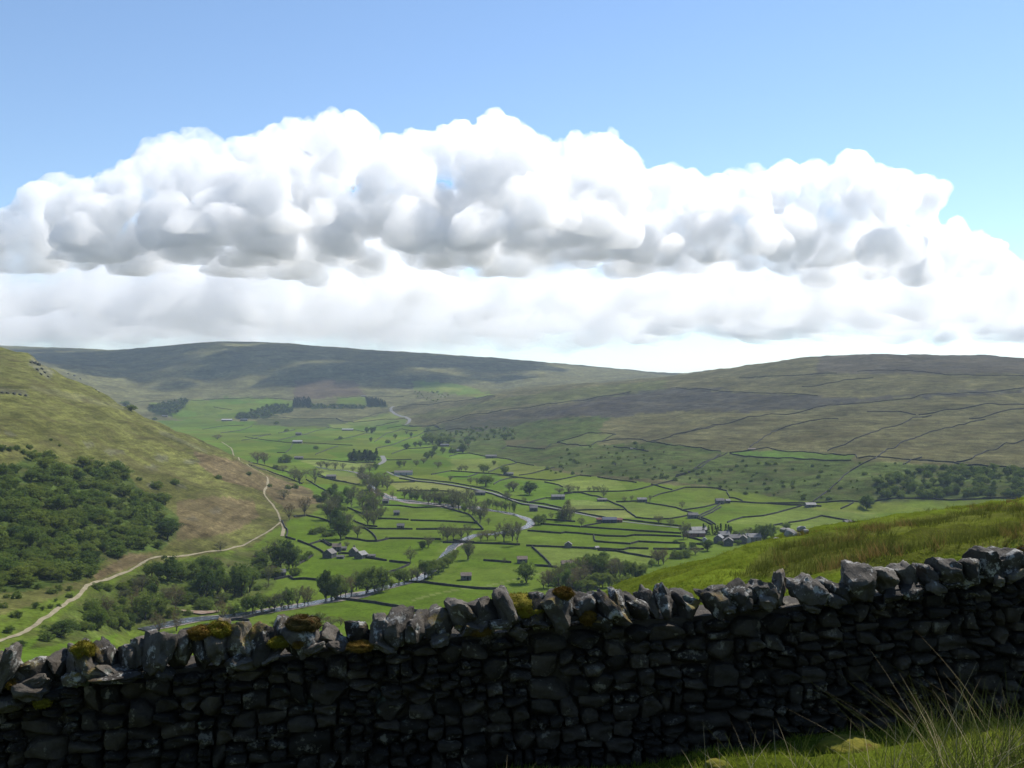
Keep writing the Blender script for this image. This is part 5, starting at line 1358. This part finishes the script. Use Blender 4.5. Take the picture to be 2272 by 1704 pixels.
M_grass = leaf_mat('near_grass', (.13, .18, .016), (.21, .24, .030), .5)
M_straw = leaf_mat('dead_grass', (.16, .12, .05), (.26, .21, .10), .3)
M_rush = leaf_mat('rush_green', (.050, .064, .018), (.10, .115, .03), .35)
M_rushdry = leaf_mat('rush_dry', (.42, .36, .23), (.28, .22, .12), .35)
M_tuft = leaf_mat('slope_grass', (.12, .155, .017), (.175, .19, .028), .5)
M_rbrown = leaf_mat('slope_rush', (.17, .112, .042), (.13, .108, .032), .45)
M_rgreen = leaf_mat('slope_rush_green', (.060, .072, .018), (.10, .11, .022), .4)
g = np.random.default_rng(5)
n = 52000
bx = g.uniform(-3.5, 7.0, n); by = g.uniform(5.6, 9.6, n)
keep = (by < 8.95 + .15 * bx - .33)
bx, by = bx[keep], by[keep]
base = np.stack([bx, by, H(bx, by)], 1)
clump = .5 + np.clip(fbm(bx * 2.5, by * 2.5, 3, 61) + .5, 0, 1)
v, q = blades(g, base, g.uniform(.025, .075, len(bx)) * clump, np.full(len(bx), .0045), g.uniform(.1, 1.1, len(bx)), 2)
tag(link('grass', mesh_fast('grass', v, q, M_grass, False)), 'short green grass on the lit bank before the wall', kind='stuff')
m_ = g.random(len(bx)) < .06
v, q = blades(g, base[m_], g.uniform(.04, .10, m_.sum()), np.full(m_.sum(), .0035), g.uniform(.4, 1.4, m_.sum()), 2)
tag(link('dead_grass', mesh_fast('dead_grass', v, q, M_straw, False)), 'pale dead grass stems among the green bank grass', kind='stuff')
# slope beyond the wall
n = 60000
tp = g.uniform(.02, .72, n); d = np.exp(g.uniform(math.log(10.6), math.log(125), n))
x = tp * d
z = H(x, d)
ppx = CX + F * tp; ppy = HZ - F * z / d
RB = A4([(400, 1500), (560, 1330), (800, 1245), (1100, 1185), (1500, 1112), (1900, 1052), (2208, 1015), (2700, 960), (2700, 1300), (1900, 1320), (1500, 1400), (1100, 1450), (700, 1500)])
inr = inpoly(ppx + fbm(x / 2, d / 2, 3, 5) * 60, ppy + fbm(x / 2, d / 2, 3, 6) * 30, RB) & (fbm(x / 3.2, d / 6.0, 3, 88) > -.16)
base = np.stack([x, d, z], 1)
a = ~inr | (g.random(n) < .5)
base_a = np.repeat(base[a], 3, 0) + np.column_stack([g.normal(size=(a.sum() * 3, 2)) * .05, np.zeros(a.sum() * 3)])
dd = np.repeat(d[a], 3)
v, q = blades(g, base_a, g.uniform(.035, .10, len(dd)) * (.5 + 1.3 * np.clip(fbm(base_a[:, 0] / 1.3, base_a[:, 1] / 2.0, 3, 71) + .45, 0, 1)), .006 + dd * .00030, g.uniform(.2, 1.1, len(dd)), 1)
tag(link('rough_grass', mesh_fast('rough_grass', v, q, M_tuft, False)), 'rough tussocky grass on the slope beyond the wall', kind='stuff')
nt_ = 8500
tp = g.uniform(.05, .72, nt_); d2 = np.exp(g.uniform(math.log(11), math.log(110), nt_)); x2 = tp * d2; z2 = H(x2, d2)
ok = inpoly(CX + F * tp + fbm(x2 / 2, d2 / 2, 3, 5) * 60, HZ - F * z2 / d2 + fbm(x2 / 2, d2 / 2, 3, 6) * 30, RB) & (fbm(x2 / 3.2, d2 / 6.0, 3, 88) > -.08)
tone = fbm(x2 / 5.5, d2 / 9.0, 3, 123) * .5 - .12 + g.normal(size=nt_) * .05
BR = A4([(560, 1450), (760, 1300), (1000, 1225), (1250, 1180), (1500, 1130), (1480, 1210), (1150, 1330), (800, 1460)])
tone += .22 * inpoly(CX + F * tp + fbm(x2 / 2, d2 / 2, 3, 15) * 70, HZ - F * z2 / d2 + fbm(x2 / 2, d2 / 2, 3, 16) * 40, BR)
for nm, sel, mt, lb in (('rush_bed', ok & (tone > -.06), M_rbrown, 'reddish brown rushes in patches on the slope beyond the wall'), ('green_rush_bed', ok & (tone <= -.06), M_rgreen, 'dark green rushes covering the slope beyond the wall')):
    c2 = np.stack([x2[sel], d2[sel], z2[sel]], 1); nb = 16
    hh = np.repeat(g.uniform(.18, .48, len(c2)), nb)
    base_r = np.repeat(c2, nb, 0) + np.column_stack([g.normal(size=(len(c2) * nb, 2)) * .10, np.zeros(len(c2) * nb)])
    dd = np.repeat(d2[sel], nb)
    v, q = blades(g, base_r, hh * g.uniform(.6, 1.1, len(dd)), .006 + dd * .00026, g.uniform(.1, .75, len(dd)), 2)
    tag(link(nm, mesh_fast(nm, v, q, mt, False)), lb, kind='stuff')
# rush clumps on this side of the wall
for i, (px, py, hm, ng, nd, sp, ln, lb) in enumerate([
        (2150, 1760, .82, 190, 34, .20, .45, 'largest rush clump at the lower right corner'), (2250, 1700, .72, 130, 22, .17, .4, 'dense rush clump cut by the right edge'), (2010, 1760, .62, 70, 18, .16, .5, 'rush clump left of the largest one at lower right'),
        (1880, 1740, .46, 16, 8, .14, .5, 'thin rush tuft beside the mossy hummock'), (1780, 1730, .42, 14, 8, .12, .5, 'thin rush tuft left of the mossy hummock'), (1690, 1770, .52, 12, 12, .14, .35, 'pale dry rush tuft in the wall shadow right of centre'), (1600, 1790, .52, 10, 9, .14, .3, 'sparse dry rush tuft in front of the dark wall'),
        (1345, 1830, .42, 4, 4, .1, .3, 'few short rush stems at the bottom edge right of centre'), (1100, 1850, .50, 6, 7, .12, .4, 'faint rush stems at the bottom edge near the centre'), (905, 1850, .46, 4, 5, .12, .35, 'faint rush stems at the bottom edge left of centre'), (2080, 1660, .50, 40, 10, .14, .4, 'rush tuft close to the wall foot at right')]):
    p = at_near(px, py)
    o = link('rush_clump', None); o.location = p
    tag(o, lb, 'rushes', 'rush clumps before the wall')
    gg = np.random.default_rng(900 + i)
    for nm, cnt, mt, hh in (('green_stems', ng, M_rush, 1.0), ('dry_stems', nd, M_rushdry, 1.05)):
        bb = np.column_stack([gg.normal(size=(cnt, 2)) * sp * .55, np.full(cnt, -.03)])
        v, q = blades(gg, bb, hm * hh * gg.uniform(.45, 1.0, cnt), np.full(cnt, .0050), np.abs(gg.normal(size=cnt)) * ln + .08, 5, .8)
        link(nm, mesh_fast(nm, v, q, mt, False), o)
# mossy hummocks
for i, (px, py, w, h, kd, lb) in enumerate([(1885, 1652, .50, .085, 'turf', 'yellow green moss hummock on the lit bank'), (1590, 1690, .20, .05, 'turf', 'small moss hummock at the bottom edge')]):
    p = at_near(px, py + 12)
    bm = bmesh.new(); bmesh.ops.create_icosphere(bm, subdivisions=4, radius=.5)
    for q_ in bm.verts:
        dd_ = q_.co.normalized(); lump = 1 + .14 * mnoise.noise(dd_ * 2.2 + Vector((i * 9, 0, 0))) + .07 * mnoise.noise(dd_ * 8)
        q_.co = Vector((dd_.x * w * .5 * lump, dd_.y * w * .45 * lump, dd_.z * h * lump))
    me = bpy.data.meshes.new('moss_hummock'); bm.to_mesh(me); bm.free(); me.materials.append(M_moss[kd])
    me.polygons.foreach_set('use_smooth', np.ones(len(me.polygons), dtype=bool))
    o = link('moss_hummock', me); o.location = p + Vector((0, 0, h * .15)); tag(o, lb, 'moss')

# ------------------------------------------------------------------ clouds
def cloud_mat(name, dens, scale, lo, hi, step):
    m = bpy.data.materials.new(name); m.use_nodes = True
    t = m.node_tree; t.nodes.clear()
    o = t.nodes.new('ShaderNodeOutputMaterial'); v = t.nodes.new('ShaderNodeVolumeScatter')
    v.inputs['Color'].default_value = (1, 1, 1, 1); v.inputs['Anisotropy'].default_value = .4
    nz = n_noise(t, 1 / scale, 6, .66, geo_pos(t))
    t.links.new(n_map(t, nz, lo, hi, 0, dens), v.inputs['Density'])
    t.links.new(v.outputs[0], o.inputs['Volume'])
    m.cycles.volume_step_rate = step
    return m


def cloud(label, puffs, vox, base, amp, mat, rag=150):
    """a heap of puffs grown into one hull with billowed, creased edges and a ragged level base"""
    bm = bmesh.new()
    for c, r in puffs:
        geo = bmesh.ops.create_icosphere(bm, subdivisions=2, radius=r)
        for q in geo['verts']: q.co = q.co + c
    for q in bm.verts:
        b_ = base + rag * (mnoise.noise(Vector((q.co.x / 900, q.co.y / 900, 3))) + .5 * mnoise.noise(Vector((q.co.x / 300, q.co.y / 300, 7))))
        q.co.z = max(q.co.z, b_ + (q.co.z - b_) * .12)
    me = bpy.data.meshes.new('cloud'); bm.to_mesh(me); bm.free()
    ob = link('cloud', me)
    md = ob.modifiers.new('remesh', 'REMESH'); md.mode = 'VOXEL'; md.voxel_size = vox
    dg = bpy.context.evaluated_depsgraph_get()
    me2 = bpy.data.meshes.new_from_object(ob.evaluated_get(dg)); ob.modifiers.clear(); ob.data = me2
    n = len(me2.vertices)
    co = np.empty(n * 3); me2.vertices.foreach_get('co', co); co = co.reshape(-1, 3)
    nr = np.empty(n * 3); me2.vertices.foreach_get('normal', nr); nr = nr.reshape(-1, 3)
    sc_ = [(520, 1), (230, .6), (105, .42), (48, .3)]
    sc_ = [q for q in sc_ if q[0] > vox * 1.6]
    N = mnoise.noise
    a = np.array([sum(am * (.45 - 2 * abs(N(Vector((p[0] / s_, p[1] / s_, p[2] / s_))))) for s_, am in sc_) for p in co.tolist()])
    k = np.clip((co[:, 2] - base) / 250, .3, 1)
    co = co + nr * (a * amp * k)[:, None]
    me2.vertices.foreach_set('co', co.ravel()); me2.update(); me2.materials.clear(); me2.materials.append(mat)
    tag(ob, label, 'cloud')
    return ob


def PV(px, py, d): return Vector(((px - CX) / F * d, d, (HZ - py) / F * d))


def heap(top, D, base, rng, rmin=130, rmax=230, front=1400, back=700, spread=500):
    puffs = []
    for x, y in top:
        d = D + rng.uniform(-spread, spread); r = rng.uniform(rmin, rmax)
        zt = (HZ - y) / F * d; z = zt - r
        puffs.append((PV(x, y, d) - Vector((0, 0, r)), r))
        while z > base + 30:
            z -= rng.uniform(60, 110); rr = rng.uniform(rmin * 1.1, rmax * 1.3)
            dd = d + rng.uniform(-front, back) * min(1, (zt - z) / 800)
            puffs.append((Vector(((x - CX) / F * dd + rng.uniform(-100, 100), dd, z)), rr))
    return puffs


M_cl1 = cloud_mat('cumulus', .013, 240, .37, .62, .065)
M_cl2 = cloud_mat('far_cumulus', .004, 800, .42, .60, .1)
M_cl4 = cloud_mat('underlayer_cloud', .0042, 480, .44, .64, .12)
M_cl3 = cloud_mat('soft_cloud', .0013, 900, .36, .66, .12)
rc = random.Random(3)
cloud('huge white cumulus with grey base filling the left and middle sky', heap([(-330, 520), (-200, 480), (-90, 470), (0, 455), (60, 445), (130, 390), (190, 400), (240, 405), (290, 360), (340, 315), (385, 305), (440, 315), (490, 335), (530, 350), (570, 315), (600, 278), (640, 295), (690, 260), (740, 245), (790, 260), (830, 295), (870, 300), (910, 275), (950, 290), (1000, 292), (1050, 278), (1070, 255), (1100, 243), (1140, 264), (1190, 284), (1240, 308), (1290, 294), (1330, 284), (1360, 280), (1375, 335)], 7000, 880, rc, 80, 165, 1400, 700, 400), 26, 880, 70, M_cl1)
cloud('broad white cumulus with ragged tip in the right sky', heap([(1400, 400), (1430, 376), (1480, 366), (1530, 376), (1570, 390), (1620, 376), (1680, 366), (1740, 356), (1800, 360), (1870, 352), (1920, 356), (1980, 368), (2040, 388)], 7700, 960, rc, 80, 160, 900, 600, 350) + [(PV(2080, 410, 7700), 60), (PV(2100, 415, 7700), 45)], 34, 960, 60, M_cl1)
cloud('smaller white cumulus low at the right edge of the sky', heap([(1960, 510), (2010, 492), (2060, 480), (2120, 486), (2170, 512), (2220, 548), (2272, 580), (2340, 600), (2450, 580), (2560, 540), (2680, 560)], 8600, 1020, rc, 80, 150, 300, 700, 300), 36, 1020, 55, M_cl1)
far = [(x, 640 + 50 * math.sin(x / 150.0) * math.sin(x / 61.0 + 1) - (40 if 1600 < x < 1950 else 0)) for x in range(-500, 2900, 62)]
cloud('pale distant cumulus bank low along the horizon', heap(far, 14500, 900, rc, 180, 360, 2600, 2600, 1600), 100, 900, 120, M_cl2)
soft = [(x, 500 + 46 * math.sin(x / 170.0 + 1) + (30 if x > 1500 else 0)) for x in range(-400, 2700, 90)]
cloud('hazy grey underlayer hanging below the big cumulus', heap(soft, 8900, 690, rc, 150, 300, 500, 1600, 500), 90, 690, 110, M_cl4, 260)
veil = [(x, 545 + 40 * math.sin(x / 210.0 + 2)) for x in range(-900, 1500, 120)]
cloud('soft pale veil of cloud between the cumulus and the hills', heap(veil, 12000, 640, rc, 300, 500, 2200, 5000, 1500), 190, 640, 150, M_cl3, 200)

# ------------------------------------------------------------------ the air of the valley
zmax = float(GZ.max()) + 6
hz_me = box_mesh('haze', -33000, 33000, -33000, 33000, float(GZ.min()) - 4, max(zmax, 60), None)
hm = bpy.data.materials.new('haze_air'); hm.use_nodes = True
t = hm.node_tree; t.nodes.clear()
o_ = t.nodes.new('ShaderNodeOutputMaterial'); pv = t.nodes.new('ShaderNodeVolumePrincipled')
pv.inputs['Color'].default_value = (.62, .77, 1.0, 1); pv.inputs['Density'].default_value = 4.0e-5; pv.inputs['Anisotropy'].default_value = .2
t.links.new(pv.outputs[0], o_.inputs['Volume'])
hz_me.materials.append(hm)
tag(link('haze', hz_me), 'thin bluish air over the valley', kind='stuff')
